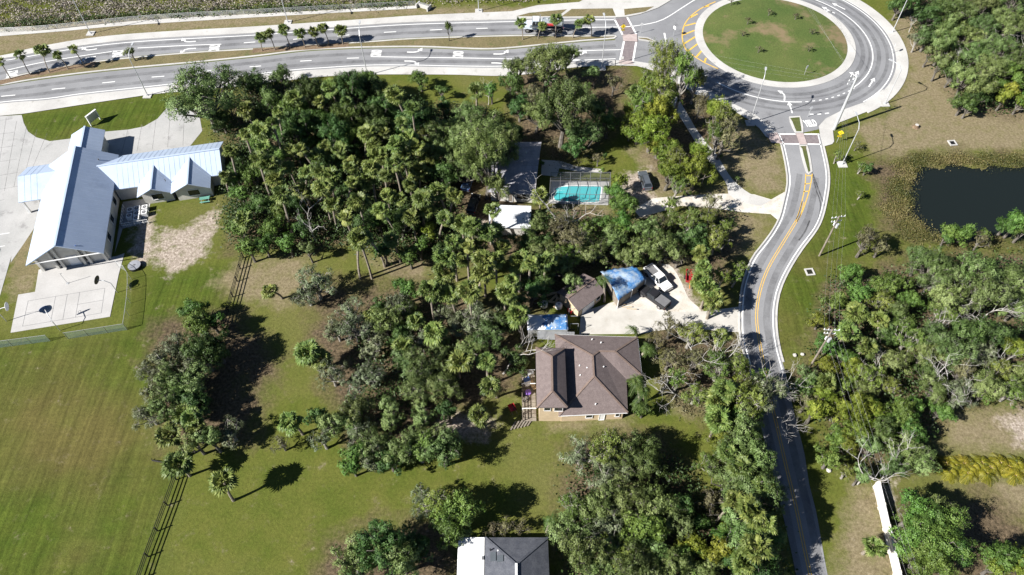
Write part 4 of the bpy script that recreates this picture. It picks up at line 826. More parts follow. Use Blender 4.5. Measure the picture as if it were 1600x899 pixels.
# ------------------------------------------------------------------ vehicles (built along +x, nose at +x)
def loft(mb, secs, m=0):
    """skin through cross-sections (x, [(y,z)...]) with closed ends"""
    k = len(secs[0][1]); o = len(mb.v)
    for x, r in secs: mb.v += [(x, y, z) for y, z in r]
    for i in range(len(secs)-1):
        for j in range(k):
            a, b = o+i*k+j, o+i*k+(j+1) % k; mb.f.append((a, b, b+k, a+k)); mb.mi.append(m)
    mb.f.append(tuple(o+j for j in range(k))[::-1]); mb.f.append(tuple(o+(len(secs)-1)*k+j for j in range(k))); mb.mi += [m, m]
    return mb
def rect(w, z0, z1, c=.12):
    """rounded body section half width w from z0 to z1"""
    return [(-w+c, z0), (w-c, z0), (w, z0+c), (w, z1-c*1.6), (w-c, z1), (-w+c, z1), (-w, z1-c*1.6), (-w, z0+c)]
def wheels(t, xs, w, r, wd=.26, dual=False):
    for x in xs:
        for s in (-1, 1):
            y = s*w; h = bpy.data.objects.new('wheel', None); C.objects.link(h); h.parent = t; h.location = (x, y, r)
            MB().tube([(0, -wd/2, 0), (0, wd/2, 0)], r, 20).build('tyre', M['rubber'], h); MB().tube([(0, s*wd*.3, 0), (0, s*(wd/2+.012), 0)], r*.58, 14).build('rim', M['chrome'], h)
def cabin(t, pts, w0, w1, z0, z1, paint, pillars=True):
    """greenhouse: pts = (rear base, rear top, front top, front base) x; glass as panes on a painted shell"""
    xa, xb, xc, xd = pts; sh = MB()
    V = [(xa, -w0, z0), (xd, -w0, z0), (xd, w0, z0), (xa, w0, z0), (xb, -w1, z1), (xc, -w1, z1), (xc, w1, z1), (xb, w1, z1)]
    sh.add(V, [(4, 5, 6, 7), (0, 1, 5, 4), (1, 2, 6, 5), (2, 3, 7, 6), (3, 0, 4, 7)]); c = sh.build('cabin', paint, t)
    V = [np.array(v) for v in V]
    def pane(a, b, cc, d, nm, k=.14):
        ctr = (a+b+cc+d)/4; q = [ctr+(p-ctr)*(1-k) for p in (a, b, cc, d)]; nn = np.cross(b-a, d-a); nn /= np.linalg.norm(nn); q = [p+nn*.014 for p in q]
        MB().add(q+[p-nn*.012 for p in q], [(0, 1, 2, 3), (0, 4, 5, 1), (1, 5, 6, 2), (2, 6, 7, 3), (3, 7, 4, 0)]).build(nm, M['glass'], c)
    pane(V[1], V[2], V[6], V[5], 'windscreen', .1); pane(V[3], V[0], V[4], V[7], 'rear_window')
    for a, b, cc, d in ((V[0], V[1], V[5], V[4]), (V[2], V[3], V[7], V[6])):
        m0, m1 = (a+b)/2, (cc+d)/2; pane(a, m0, m1, d, 'side_window', .12); pane(m0, b, cc, m1, 'side_window', .12)
    return c
def trims(t, x0, x1, w, z, grille=True):
    for s in (-1, 1):
        MB().box(x1-.10, x1+.015, s*w-.2 if s > 0 else s*w, s*w if s > 0 else s*w+.2, z, z+.16).build('headlight', M['white'], t)
        MB().box(x0-.015, x0+.08, s*w-.14 if s > 0 else s*w, s*w if s > 0 else s*w+.14, z, z+.24).build('tail_light', M['red'], t)
    MB().box(x1-.04, x1+.02, -w*.6, w*.6, z-.05, z+.14).build('grille', M['black'], t)
    MB().box(x1-.05, x1+.1, -w*.96, w*.96, z-.36, z-.16).build('bumper', M['chrome'], t); MB().box(x0-.1, x0+.05, -w*.96, w*.96, z-.36, z-.16).build('bumper', M['chrome'], t)
def pickup(name, label, px, py, ang, paint, bed, loaded=None):
    t = thing(name, label, 'pickup', (*G2(px, py), .036), math.radians(ang), 'pickups parked by the tarp shelter')
    b = MB(); w = .98
    loft(b, [(-2.8, rect(w*.96, .5, 1.02)), (-2.7, rect(w, .45, 1.06)), (1.0, rect(w, .45, 1.08)), (2.3, rect(w*.98, .45, 1.05)), (2.75, rect(w*.93, .5, .95)), (2.85, rect(w*.86, .55, .85))])
    b.build('body', paint, t)
    for y0, y1 in ((-w, -w+.1), (w-.1, w)): MB().box(-2.78, -.55, y0, y1, 1.0, 1.36).build('bed_side', paint, t)
    MB().box(-2.8, -2.72, -w, w, 1.0, 1.34).build('tailgate', paint, t); MB().box(-2.7, -.6, -w+.1, w-.1, 1.06, 1.10 if not bed else 1.33).build('bed_floor', M['bedgrey'], t)
    cabin(t, (-.6, -.45, .75, 1.35), .93, .72, 1.05, 1.82, paint)
    MB().box(1.4, 2.6, -.78, .78, 1.05, 1.11).build('bonnet', paint, t)
    for s in (-1, 1): MB().box(.95, 1.15, s*1.0, s*1.2, 1.2, 1.4).build('mirror', M['black'], t)
    wheels(t, (-1.75, 1.85), .88, .40); trims(t, -2.8, 2.82, .92, .72)
    return t
def suv(name, label, px, py, ang, paint, cat='car', ln=4.7, loc=None):
    t = thing(name, label, cat, loc or (*G2(px, py), .036), math.radians(ang)); h = ln/2; w = .92; b = MB()
    loft(b, [(-h, rect(w*.9, .5, .95)), (-h+.15, rect(w, .4, 1.05)), (h*.35, rect(w, .4, 1.05)), (h*.8, rect(w*.97, .4, .98)), (h-.08, rect(w*.9, .45, .85))]); b.build('body', paint, t)
    cabin(t, (-h+.1, -h+.55, h*.18, h*.48), .88, .66, 1.03, 1.62, paint)
    for s in (-1, 1): MB().box(h*.36, h*.42, s*.93, s*1.12, 1.05, 1.22).build('mirror', M['black'], t); MB().box(-h+.6, h*.12, s*.6-.03, s*.6+.03, 1.63, 1.69).build('roof_rail', M['black'], t)
    wheels(t, (-h*.6, h*.62), .82, .35, .24); trims(t, -h, h-.02, .86, .66); return t
pickup('pickup_truck', 'white pickup truck parked nose down beside the blue tarp shed', 1027, 439, -57, M['carwhite'], False)
pickup('pickup_truck', 'black pickup truck with covered bed in front of the white one', 1021, 468.5, 135, M['carblack'], True)
t = suv('parked_car', 'dark slate car parked on shell gravel east of the pool', 1007, 286, 97, M['carslate'])
suv('parked_car', 'blue car in deep shade west of the grey roofed house', 731, 288, 80, M['carblue'])
suv('parked_car', 'black car under the trees in front of the shed', 740, 322, 78, M['carblack'])
# tanker lorry
tk = thing('tanker_truck', 'tanker lorry with pale cab and silver red tank on the far carriageway', 'truck', (*G2(847, 47.5), .03), math.radians(180-1.5))
# nose +x = towards the west after the turn
MB().box(-4.6, 4.0, -.5, .5, .6, .85).build('chassis', M['black'], tk)
b = MB(); loft(b, [(2.0, rect(1.2, .9, 2.0)), (2.1, rect(1.22, .85, 2.0)), (3.9, rect(1.05, .85, 1.85)), (4.4, rect(.9, .9, 1.7))]); b.build('bonnet', M['lightblue'], tk)
b = MB(); loft(b, [(.6, rect(1.22, .9, 2.0, .15)), (2.2, rect(1.22, .9, 2.0, .15))]); b.build('cab', M['lightblue'], tk)
cabin(tk, (.7, .75, 2.2, 2.45), 1.21, 1.05, 1.98, 2.98, M['lightblue'])
sec = [(math.cos(a)*1.18, 2.15+math.sin(a)*.95) for a in np.linspace(0, 2*math.pi, 24, endpoint=False)]
scl = lambda k: [(y*k, 2.15+(z-2.15)*k) for y, z in sec]
b = MB(); loft(b, [(-4.9, scl(.55)), (-4.8, scl(.9)), (-4.55, sec), (.1, sec), (.3, scl(.9)), (.4, scl(.55))]); tank = b.build('tank', M['tank'], tk, sm=False)
for x in (-3.6, -2.4, -1.2, 0): MB().tube([(x, -.0, 3.05), (x, 0, 3.22)], .28, 14).build('hatch', M['steel'], tank)
for x in (-4.5, -2.9, -1.3, .1):
    MB().tube([(x, math.cos(a)*1.2, 2.15+math.sin(a)*.97) for a in np.linspace(0, 2*math.pi, 25)], .03, 5, cap=False).build('tank_band', M['chrome'], tank)
for s in (-1, 1):
    q = [(x, s*math.cos(a)*1.195, 2.15+math.sin(a)*.965) for x in (-2.6, -.2) for a in np.linspace(-.45, .35, 6)]
    MB().add(q, [((i, i+1, i+7, i+6) if s > 0 else (i+6, i+7, i+1, i)) for i in range(5)]).build('red_panel', M['brightred'], tank)
    MB().box(-3.9, .2, s*1.25-.12, s*1.25+.12, 1.0, 1.12).build('side_step', M['steel'], tk)
    MB().tube([(.5, s*1.05, 1.0), (.5, s*1.05, 3.3)], .08, 8).build('exhaust_stack', M['chrome'], tk)
    MB().box(2.2, 2.3, s*1.35-.14, s*1.35+.14, 2.0, 2.5).build('mirror', M['chrome'], tk)
wheels(tk, (3.4, -2.9, -4.1), 1.05, .52, .34); trims(tk, -4.9, 4.4, 1.0, 1.15)
for s in (-1, 1): MB().tube([(1.2, s*1.0, .75), (2.0, s*1.0, .75)], .33, 14).build('fuel_tank', M['chrome'], tk)
# red trailer under the palms
t = thing('red_trailer', 'small red utility trailer half hidden under palms by the road', 'trailer', (*G2(1077, 436), .02), math.radians(80))
MB().box(-1.3, 1.3, -.7, .7, .55, .62).build('bed', M['red'], t)
for x0, x1, y0, y1 in ((-1.3, 1.3, -.7, -.64), (-1.3, 1.3, .64, .7), (-1.3, -1.24, -.64, .64), (1.24, 1.3, -.64, .64)): MB().box(x0, x1, y0, y1, .62, 1.05).build('side_panel', M['red'], t)
MB().beam((-1.3, 0, .55), (-2.5, 0, .45), .1, .1).build('tow_bar', M['orange'], t); wheels(t, (0,), .82, .32, .2)

# ------------------------------------------------------------------ street furniture
def light_pole(px, py, hgt, arm_ang, arm, label):
    """tapered pole, bent top and luminaire on a concrete pad"""
    t = thing('street_light', label, 'street light', (*G2(px, py), 0), 0, 'street lights around the roundabout and arterial road')
    ca, sa = math.cos(math.radians(arm_ang)), math.sin(math.radians(arm_ang))
    MB().box(-.85, .85, -.85, .85, 0, .16).build('base_pad', M['concrete'], t)
    MB().box(-.2, .2, -.2, .2, .16, .3).build('base_plate', M['steel'], t)
    MB().tube([(0, 0, .16), (0, 0, hgt*.5), (0, 0, hgt)], [.105, .09, .07], 10).build('pole', M['pole'], t)
    MB().tube([(0, 0, hgt), (ca*arm*.3, sa*arm*.3, hgt+.9), (ca*arm, sa*arm, hgt+1.25)], [.08, .07, .055], 8).build('arm', M['pole'], t)
    l = MB(); a, b = Vector((ca*arm, sa*arm, hgt+1.27)), Vector((ca*(arm+.85), sa*(arm+.85), hgt+1.3)); l.beam(a, b, .38, .14); lo = l.build('luminaire', M['pole'], t)
    MB().beam(a+Vector((0, 0, -.09)), b+Vector((0, 0, -.09)), .26, .04).build('lens', M['white'], lo); return t
for a in ((142, 53, 10.5, -80, 2.2, 'street light beyond the median palms at the far left verge'), (450, 35.5, 10.5, -85, 2.2, 'street light on the far verge behind the row of seven palms'), (748, 18, 10.5, -88, 2.2, 'street light on the far pavement behind the small conical tree'),
          (231, 150, 9.4, 85, 2.6, 'street light at the lawn corner next to the large oak'), (574, 118.5, 9.9, 92, 2.6, 'street light on the near pavement by the word ONLY'), (940, 107, 10.0, 95, 2.6, 'street light at the shaded pavement below the tanker lorry'),
          (1171.5, 193, 10.6, 75, 1.6, 'street light on its own pad south-west of the roundabout'), (1315.5, 257.5, 8.9, 92, 2.4, 'street light on a square pad below the yellow crossing sign'), (1382, 163, 8.4, 140, 2.2, 'street light on the pad at the roundabout east bend'), (1394, 51, 10.0, 80, 1.8, 'street light at the wood edge north-east of the roundabout')): light_pole(*a)
# steel transmission pole and timber utility poles with wires
def attach(px, py, z): p = G2(px, py); return Vector((p[0], p[1], z))
W_ENDS = {}
sp0 = G2(1303, 202.5)
t = thing('steel_utility_pole', 'thick pale steel power pole beside the crosswalk', 'utility pole', (*sp0, 0))
MB().tube([(0, 0, 0), (0, 0, 6), (0, 0, 13)], [.34, .28, .2], 14).build('pole', M['pole'], t)
for zz, an in ((12.6, 170), (11.6, 170), (10.8, 165)):
    d = Vector((math.cos(math.radians(an)), math.sin(math.radians(an)), 0)); MB().beam((0, 0, zz), tuple(d*1.1+Vector((0, 0, zz+.1))), .07, .09).build('bracket', M['steel'], t)
    MB().tube([tuple(d*1.1+Vector((0, 0, zz+.1))), tuple(d*1.1+Vector((0, 0, zz+.45)))], [.09, .05], 8).build('insulator', M['white'], t)
def wood_pole(px, py, h, arms, label, xf=True):
    t = thing('utility_pole', label, 'utility pole', (*G2(px, py), 0), 0, 'wooden utility poles along the road')
    MB().tube([(0, 0, 0), (0, 0, h*.5), (0, 0, h)], [.17, .15, .12], 10).build('pole', M['wood'], t)
    for zz, an, ln in arms:
        d = Vector((math.cos(math.radians(an)), math.sin(math.radians(an)), 0))*ln/2; c = MB().beam(tuple(-d+Vector((0, .14, zz))), tuple(d+Vector((0, .14, zz))), .1, .12).build('crossarm', M['steel'], t)
        for k in (-.95, -.4, .4, .95): MB().tube([tuple(d*k+Vector((0, .14, zz+.06))), tuple(d*k+Vector((0, .14, zz+.32)))], [.07, .05], 8).build('insulator', M['white'], c)
    if xf: MB().tube([(.34, -.1, h*.74), (.34, -.1, h*.74+.9)], .24, 14).build('transformer', M['pole'], t); MB().tube([(-.3, -.1, h*.8), (-.3, -.1, h*.8+.6)], .12, 10).build('switch', M['white'], t)
wood_pole(1280, 400, 10.2, ((9.8, 10, 2.4), (8.8, 10, 1.8)), 'wooden power pole with white insulators on the grass east of the road')
wood_pole(1262, 579, 11.4, ((11.1, 175, 2.2), (10.2, 175, 1.6)), 'wooden power pole standing in the yellow-green shrubs east of the road')
pS, pU1, pU2 = attach(1303, 202.5, 12.4), attach(1280, 400, 9.9), attach(1262, 579, 11.2); far = attach(1262, 579, 11)+Vector((-10, -62, 0)); pN = attach(1195, -5, 12)
wi = 0
wire_names = ['outer', 'second', 'third', 'inner']
def wire(a, b, sag, label, grp):
    pts = [tuple(a+(b-a)*t_+Vector((0, 0, -sag*4*t_*(1-t_)))) for t_ in np.linspace(0, 1, 15)]
    tag(MB().tube(pts, .008, 4, cap=False).build('power_line', M['wire']), label, 'cable', grp)
E1 = attach(1280, 400, 9.9)
for i, k in enumerate((-1.1, -.4, .4, 1.1)):
    o_ = Vector((k, 0, 0))
    wire(pS+Vector((-1.0+k*.3, 0, -.5*i)), pU1+o_, .9, 'thin power line from steel pole to first wooden pole, %s strand' % wire_names[i], 'power lines')
    wire(pU1+o_, pU2+o_, .9, 'thin power line between the two wooden poles, %s strand' % wire_names[i], 'power lines')
    wire(pU2+o_, Vector((pU2.x+.5+k, pU2.y-62, 11)), .8, 'thin power line running south from the shrub pole, %s strand' % wire_names[i], 'power lines')
    if i < 3:
        wire(pS+Vector((-1, 0, -.6*i)), pS+Vector((-62, 24-2*i, -.5*i)), 1.2, 'thin power line crossing the roundabout westwards, %s strand' % wire_names[i], 'power lines')
        wire(pS+Vector((.2, 0, -.5*i)), pS+Vector((-8+2*i, 75, 0)), 1.2, 'thin power line crossing the grass island northwards, %s strand' % wire_names[i], 'power lines')
def sign(px, py, ang, label, kind):
    t = thing('road_sign', label, 'sign', (*G2(px, py), 0), math.radians(ang), 'road signs near the crosswalks')
    MB().tube([(0, 0, 0), (0, 0, 3.2 if kind == 'Y' else 2.6)], .045, 6).build('post', M['steel'], t)
    if kind == 'Y':
        s = .62; b = MB().add([(-s, -.06, 2.6), (0, -.06, 2.6-s), (s, -.06, 2.6), (0, -.06, 2.6+s), (-s, -.045, 2.6), (0, -.045, 2.6-s), (s, -.045, 2.6), (0, -.045, 2.6+s)], [(0, 1, 2, 3), (7, 6, 5, 4), (0, 4, 5, 1), (1, 5, 6, 2), (2, 6, 7, 3), (3, 7, 4, 0)]).build('diamond_panel', M['yellow_sign'], t)
        f = MB(); f.tube([(0, -.068, 2.80), (0, -.072, 2.80)], .07, 10); f.beam((0, -.07, 2.72), (.02, -.07, 2.5), .10, .01); f.beam((.02, -.07, 2.5), (-.12, -.07, 2.3), .05, .01); f.beam((.02, -.07, 2.5), (.14, -.07, 2.3), .05, .01); f.beam((0, -.07, 2.68), (.16, -.07, 2.55), .04, .01); f.build('walking_symbol', M['black'], b)
        MB().add([(-.42, -.06, 1.5), (.42, -.06, 1.5), (.42, -.06, 1.9), (-.42, -.06, 1.9)], [(0, 1, 2, 3), (3, 2, 1, 0)]).build('plaque', M['yellow_sign'], t)
        MB().box(-.2, .2, -.1, .1, 3.2, 3.24).build('solar_cell', M['solar'], t)
    elif kind == 'R':
        MB().tube([(0, -.06, 2.3), (0, -.045, 2.3)], .38, 16).build('round_panel', M['white'], t)
    else:
        MB().box(-.38, .38, -.065, -.045, 1.9, 2.6).build('panel', M['white'], t)
sign(972, 57, 5, 'yellow diamond crossing sign on the median beside the crosswalk', 'Y')
sign(1307, 223, -15, 'yellow diamond crossing sign beside the lower crosswalk', 'Y')
sign(1001, 52, 10, 'round sign on the small pointed traffic island', 'R'); sign(970, 104, 0, 'grey sign post on the pavement below the pink crosswalk', 'P'); sign(1202, 206, 20, 'small sign on the pavement by the lower crosswalk', 'P')
sign(1262, 183, 15, 'small sign in front of the YIELD marking', 'R'); sign(1256, 118.5, 40, 'green street name sign on the island edge', 'P'); sign(1392, 84, 60, 'white chevron board at the roundabout east kerb', 'P'); sign(1052, 57, -60, 'white arrow board west of the hatched paint', 'P')
# notice board by the church drive
t = thing('notice_board', 'white framed notice board on the lawn by the arterial road', 'sign', (*G2(150, 192), 0), math.radians(62))
for x in (-1.2, 1.2): MB().box(x-.1, x+.1, -.1, .1, 0, 2.4).build('post', M['white'], t)
MB().box(-1.1, 1.1, -.06, .06, .7, 2.3).build('panel', M['steel'], t); MB().box(-1.35, 1.35, -.16, .16, 2.4, 2.55).build('cap', M['white'], t)
# marsh railing and wall
rl_ = smooth(GP([(-60, 56), (0, 51), (75, 46.5), (200, 33.5), (300, 26.5), (400, 21.5), (520, 15), (650, 8.5)]), 2.4)
t = thing('marsh_railing', 'long grey railing along the marsh at the top edge', 'railing', (*rl_[len(rl_)//2], 0)); o0 = rl_[len(rl_)//2]; rl_ = [(x-o0[0], y-o0[1]) for x, y in rl_]
for i in range(len(rl_)): MB().beam((*rl_[i], 0), (*rl_[i], 1.1), .06, .06).build('post', M['steel'], t)
for zz in (.2, .5, .8, 1.1): MB().tube([(x, y, zz) for x, y in rl_], .03, 4).build('rail', M['steel'], t)
t = thing('drain_headwall', 'white concrete drain headwall at the end of the marsh railing', 'headwall', (*G2(662, 13), 0), math.radians(-28))
MB().box(-1.6, 1.6, -.2, .2, 0, .9).build('wall', M['concrete'], t); MB().box(-1.7, -1.4, -.9, .9, 0, 1.0).build('wing_wall', M['concrete'], t); MB().box(1.4, 1.7, -.9, .9, 0, 1.0).build('wing_wall', M['concrete'], t)
for y in (-.5, .5): MB().beam((-1.5, y*.3, 1.2), (1.5, y*.3, 1.2), .06, .06).build('handrail', M['steel'], t)
# drain inlets and little things on the east verge
for px, py, lb in ((1488, 224, 'grey storm drain inlet on the grass north of the pond'), (1265, 425.5, 'grey storm drain inlet on the verge below the power pole')):
    t = thing('drain_inlet', lb, 'drain', (*G2(px, py), 0), .1, 'storm drain inlets')
    f = MB()
    for x0, x1, y0, y1 in ((-.75, .75, .5, .75), (-.75, .75, -.75, -.5), (-.75, -.5, -.5, .5), (.5, .75, -.5, .5)): f.box(x0, x1, y0, y1, 0, .16)
    f.build('frame', M['concrete'], t)
    for k in range(7): MB().box(-.5, .5, -.47+k*.14, -.40+k*.14, .06, .1).build('grate_bar', M['black'], t)
t = thing('tree_stump', 'cut brown tree stump with pale top on the dry verge', 'stump', (*G2(1431, 199), 0)); MB().tube([(0, 0, 0), (0, 0, .25), (0, 0, .6)], [.75, .5, .42], 12).build('bark', M['mulch'], t); MB().disc((0, 0, .605), .36, 12, h=.03).build('cut_top', M['limestone'], t)
# hoops at the court
def hoop(v, u, hv, hu, label, mat):
    t = thing('basketball_hoop', label, 'basketball hoop', (*L(v, u), 0), 0, 'basketball hoops at the court')
    a, b = np.array(L(v, u)), np.array(L(hv, hu)); d = b-a; dn = d/np.linalg.norm(d); pr = np.array([-dn[1], dn[0]])
    MB().tube([(0, 0, 0), (0, 0, 2.6), (d[0]*.35, d[1]*.35, 3.3), (d[0]*.8, d[1]*.8, 3.4)], .06, 8).build('pole', M['steel'], t)
    bb = MB(); c = [(math.cos(q_)*.85, math.sin(q_)*.6) for q_ in np.linspace(0, 2*math.pi, 17)[:-1]]
    for k in (0, 1): bb.v += [(d[0]*(.8+.02*k)+pr[0]*x, d[1]*(.8+.02*k)+pr[1]*x, 3.45+y) for x, y in c]
    n = len(c); bb.f = [tuple(range(n)), tuple(range(2*n-1, n-1, -1))]+[(i, (i+1) % n, n+(i+1) % n, n+i) for i in range(n)]; bb.mi = [0]*len(bb.f); bb.build('backboard', mat, t)
    MB().tube([(d[0]*.8+dn[0]*.35+.23*math.cos(q_), d[1]*.8+dn[1]*.35+.23*math.sin(q_), 3.05) for q_ in np.linspace(0, 2*math.pi, 15)], .02, 5, cap=False).build('rim', M['orange'], t)
hoop(-.8, -12.1, -2.2, -9.4, 'basketball hoop with blue fan backboard at the court front edge', M['blue']); hoop(7.6, -6.0, 5.2, -5.4, 'basketball hoop with black backboard at the court fence side', M['black']); hoop(-9.8, -8.2, -7.6, -8.0, 'basketball hoop with white backboard at the far left of court', M['white'])
t = thing('court_post', 'thin steel post standing on the court near the hall gable', 'post', (*L(-1.0, -2.1), .06)); MB().tube([(0, 0, 0), (0, 0, 2.7)], .04, 8).build('pole', M['steel'], t); MB().disc((0, 0, 0), .25, 12, h=.05).build('base', M['steel'], t); MB().tube([(0, 0, 2.7), (.25, .1, 2.6)], .04, 6).build('hook', M['steel'], t)
t = thing('cistern_lid', 'round grey tank lid beside the court corner', 'tank', (*L(10.1, -.9), 0)); MB().tube([(0, 0, 0), (0, 0, .55)], 1.05, 28).build('tank_wall', M['black'], t); MB().tube([(0, 0, .55), (0, 0, .62), (0, 0, .66)], [1.1, 1.08, .6], 28).build('lid', plain('lid_grey', (.26, .27, .30), .7), t)
MB().tube([(0, 0, .66), (0, 0, .72)], .18, 12).build('hatch', M['bedgrey'], t)
# chain-link fence with green windscreen
def mesh_fence(name, pts, h, label, mat, step=2.6):
    W = smooth(pts, step) if len(pts) > 2 else smooth(pts, step); o = W[0]; W = [(x-o[0], y-o[1]) for x, y in W]
    t = thing(name, label, 'fence', (*o, 0))
    for i in range(len(W)):
        MB().tube([(*W[i], 0), (*W[i], h+.05)], .035, 6).build('post', M['steel'], t)
        if i+1 < len(W):
            MB().add([(*W[i], .05), (*W[i+1], .05), (*W[i+1], h), (*W[i], h)], [(0, 1, 2, 3)]).build('mesh_panel', mat, t)
            MB().beam((*W[i], h), (*W[i+1], h), .045, .045).build('top_rail', M['steel'], t)
mesh_fence('court_fence', GP([(186, 418), (198, 425), (205.5, 437), (204.5, 474), (199, 514.6)]), 1.8, 'curved chain-link fence beside the games court', M['chain'])
mesh_fence('court_fence', GP([(198.6, 516), (107, 530)]), 1.8, 'green screened fence in front of the games court, right of the gap', M['mesh_green'])
mesh_fence('court_fence', GP([(79, 533.5), (-40, 549)]), 1.8, 'green screened fence at the left edge of the photo', M['mesh_green'])
# black board fences
def board_fence(pts, label, rails=3, h=1.35):
    W = smooth(GP(pts), 2.5); o = W[0]; W = [(x-o[0], y-o[1]) for x, y in W]; t = thing('board_fence', label, 'fence', (*o, 0), 0, 'black board fences around the paddock')
    for i in range(len(W)):
        MB().box(W[i][0]-.07, W[i][0]+.07, W[i][1]-.07, W[i][1]+.07, 0, h+.1).build('post', M['fenceblack'], t)
        if i+1 < len(W):
            for k in range(rails): zz = .35+(h-.4)*k/(rails-1); MB().beam((W[i][0]-.09, W[i][1], zz), (W[i+1][0]-.09, W[i+1][1], zz), .04, .15).build('board', M['fenceblack'], t)
board_fence([(381, 403), (371, 440), (358, 488), (350, 515)], 'black board fence running down from the wood edge to the leafy tree')
board_fence([(284, 712), (276, 750), (262, 790), (247, 830), (232, 870), (220, 905), (205, 950)], 'black board fence running along the field to the bottom edge')
t = thing('fallen_log', 'dark short log lying on the field near the palm', 'log', (*G2(248, 722), 0), math.radians(-12)); MB().tube([(-1.0, 0, .12), (0, 0, .16), (1.0, .06, .12)], [.1, .13, .09], 8).build('trunk', M['fenceblack'], t); MB().tube([(-1.0, 0, .12), (-1.1, .18, .3)], [.07, .04], 6).build('branch', M['fenceblack'], t)
# cream boundary wall
wl = thing('boundary_wall', 'cream block wall beside the big leafy tree at lower right', 'wall', (*G2(1366, 765), 0)); w0_ = np.array(G2(1366, 765))
pts = [np.array(G2(x, y))-w0_ for x, y in ((1366, 762), (1397, 899), (1420, 1000))]
dirv = (pts[2]-pts[0]); ln = np.linalg.norm(dirv); dirv /= ln; pr = np.array([-dirv[1], dirv[0]])
for i in range(int(ln/3)+1):
    a, b = pts[0]+dirv*(i*3+.03), pts[0]+dirv*min(ln, i*3+2.97); MB().slab([tuple(a-pr*.1), tuple(b-pr*.1), tuple(b+pr*.1), tuple(a+pr*.1)], 0, 1.75).build('wall_panel', M['wallwhite'], wl)
    MB().slab([tuple(a-pr*.2-dirv*.2), tuple(a+dirv*.2-pr*.2), tuple(a+dirv*.2+pr*.2), tuple(a-dirv*.2+pr*.2)], 0, 1.9).build('pier', M['wallwhite'], wl)
    MB().slab([tuple(a-pr*.17+dirv*.22), tuple(b-pr*.17-dirv*.22), tuple(b+pr*.17-dirv*.22), tuple(a+pr*.17+dirv*.22)], 1.755, 1.84).build('coping', M['white'], wl)
for i, (px, py) in enumerate(((1306, 529), (1294, 736), (1241, 556), (1253, 555))):
    t = thing('limestone_boulder', ['pale boulder among the brush east of the road', 'pale boulder on the bare soil beside the shrubs', 'left white rock at the road edge by the pole', 'right white rock at the road edge by the pole'][i], 'rock', (*G2(px, py), 0), i*.8, 'pale rocks east of the road')
    bm = bmesh.new(); bmesh.ops.create_icosphere(bm, subdivisions=2, radius=.32)
    for v_ in bm.verts: v_.co *= 1+random.uniform(-.22, .22); v_.co.z = v_.co.z*.6+.2
    me_ = bpy.data.meshes.new('rock_body'); bm.to_mesh(me_); bm.free(); me_.materials.append(M['limestone']); o = bpy.data.objects.new('rock_body', me_); C.objects.link(o); o.parent = t
# ------------------------------------------------------------------ vegetation
M['palebark'] = surf('bark_pale', (.20, .185, .16), (.32, .30, .27), 1.2, .95, 7, .25)
M['bark'] = surf('bark_grey', (.085, .075, .06), (.165, .15, .13), 1.2, .95, 7, .25)
M['deadwood'] = surf('dead_branch_pale', (.36, .34, .31), (.50, .48, .45), 1.2, .95, 7, .15)
M['palmbark'] = surf('palm_trunk', (.17, .14, .105), (.29, .255, .21), 1.5, .95, 6, .25, scl=(1, 1, 4))
LM = {'O': leaf_mat('oak_leaf', (0.050, 0.083, 0.018), (0.112, 0.166, 0.044), (0.221, 0.287, 0.106)),
      'G': leaf_mat('green_leaf', (0.030, 0.069, 0.013), (0.080, 0.151, 0.025), (0.160, 0.256, 0.057)),
      'D': leaf_mat('dark_leaf', (0.022, 0.051, 0.010), (0.053, 0.106, 0.023), (0.113, 0.185, 0.051)),
      'Y': leaf_mat('yellow_green_leaf', (0.067, 0.099, 0.011), (0.140, 0.185, 0.020), (0.252, 0.291, 0.045)),
      'W': leaf_mat('mossy_grey_leaf', (0.069, 0.089, 0.037), (0.144, 0.176, 0.088), (0.248, 0.285, 0.169), .15),
      'N': leaf_mat('sparse_leaf', (0.063, 0.100, 0.016), (0.140, 0.200, 0.036), (0.244, 0.303, 0.081), .3),
      'R': leaf_mat('brown_leaf', (0.079, 0.079, 0.031), (0.148, 0.143, 0.063), (0.227, 0.217, 0.112), .2),
      'P': leaf_mat('palm_frond', (0.038, 0.067, 0.013), (0.098, 0.141, 0.029), (0.218, 0.252, 0.066), .14, .2),
      'A': leaf_mat('golden_frond', (.060, .080, .010), (.195, .190, .015), (.380, .325, .030), .25, .12),
      'Q': leaf_mat('feather_frond', (.030, .064, .012), (.066, .120, .024), (.135, .200, .050), .25, .15),
      'reed': leaf_mat('marsh_reed', (.052, .066, .016), (.125, .118, .032), (.230, .185, .080), .2, .0),
      'marsh': leaf_mat('marsh_scrub', (.055, .060, .030), (.200, .172, .135), (.420, .375, .335), .15, .0),
      'under': leaf_mat('undergrowth_leaf', (.016, .034, .008), (.038, .070, .015), (.085, .130, .032), .2, .0)}
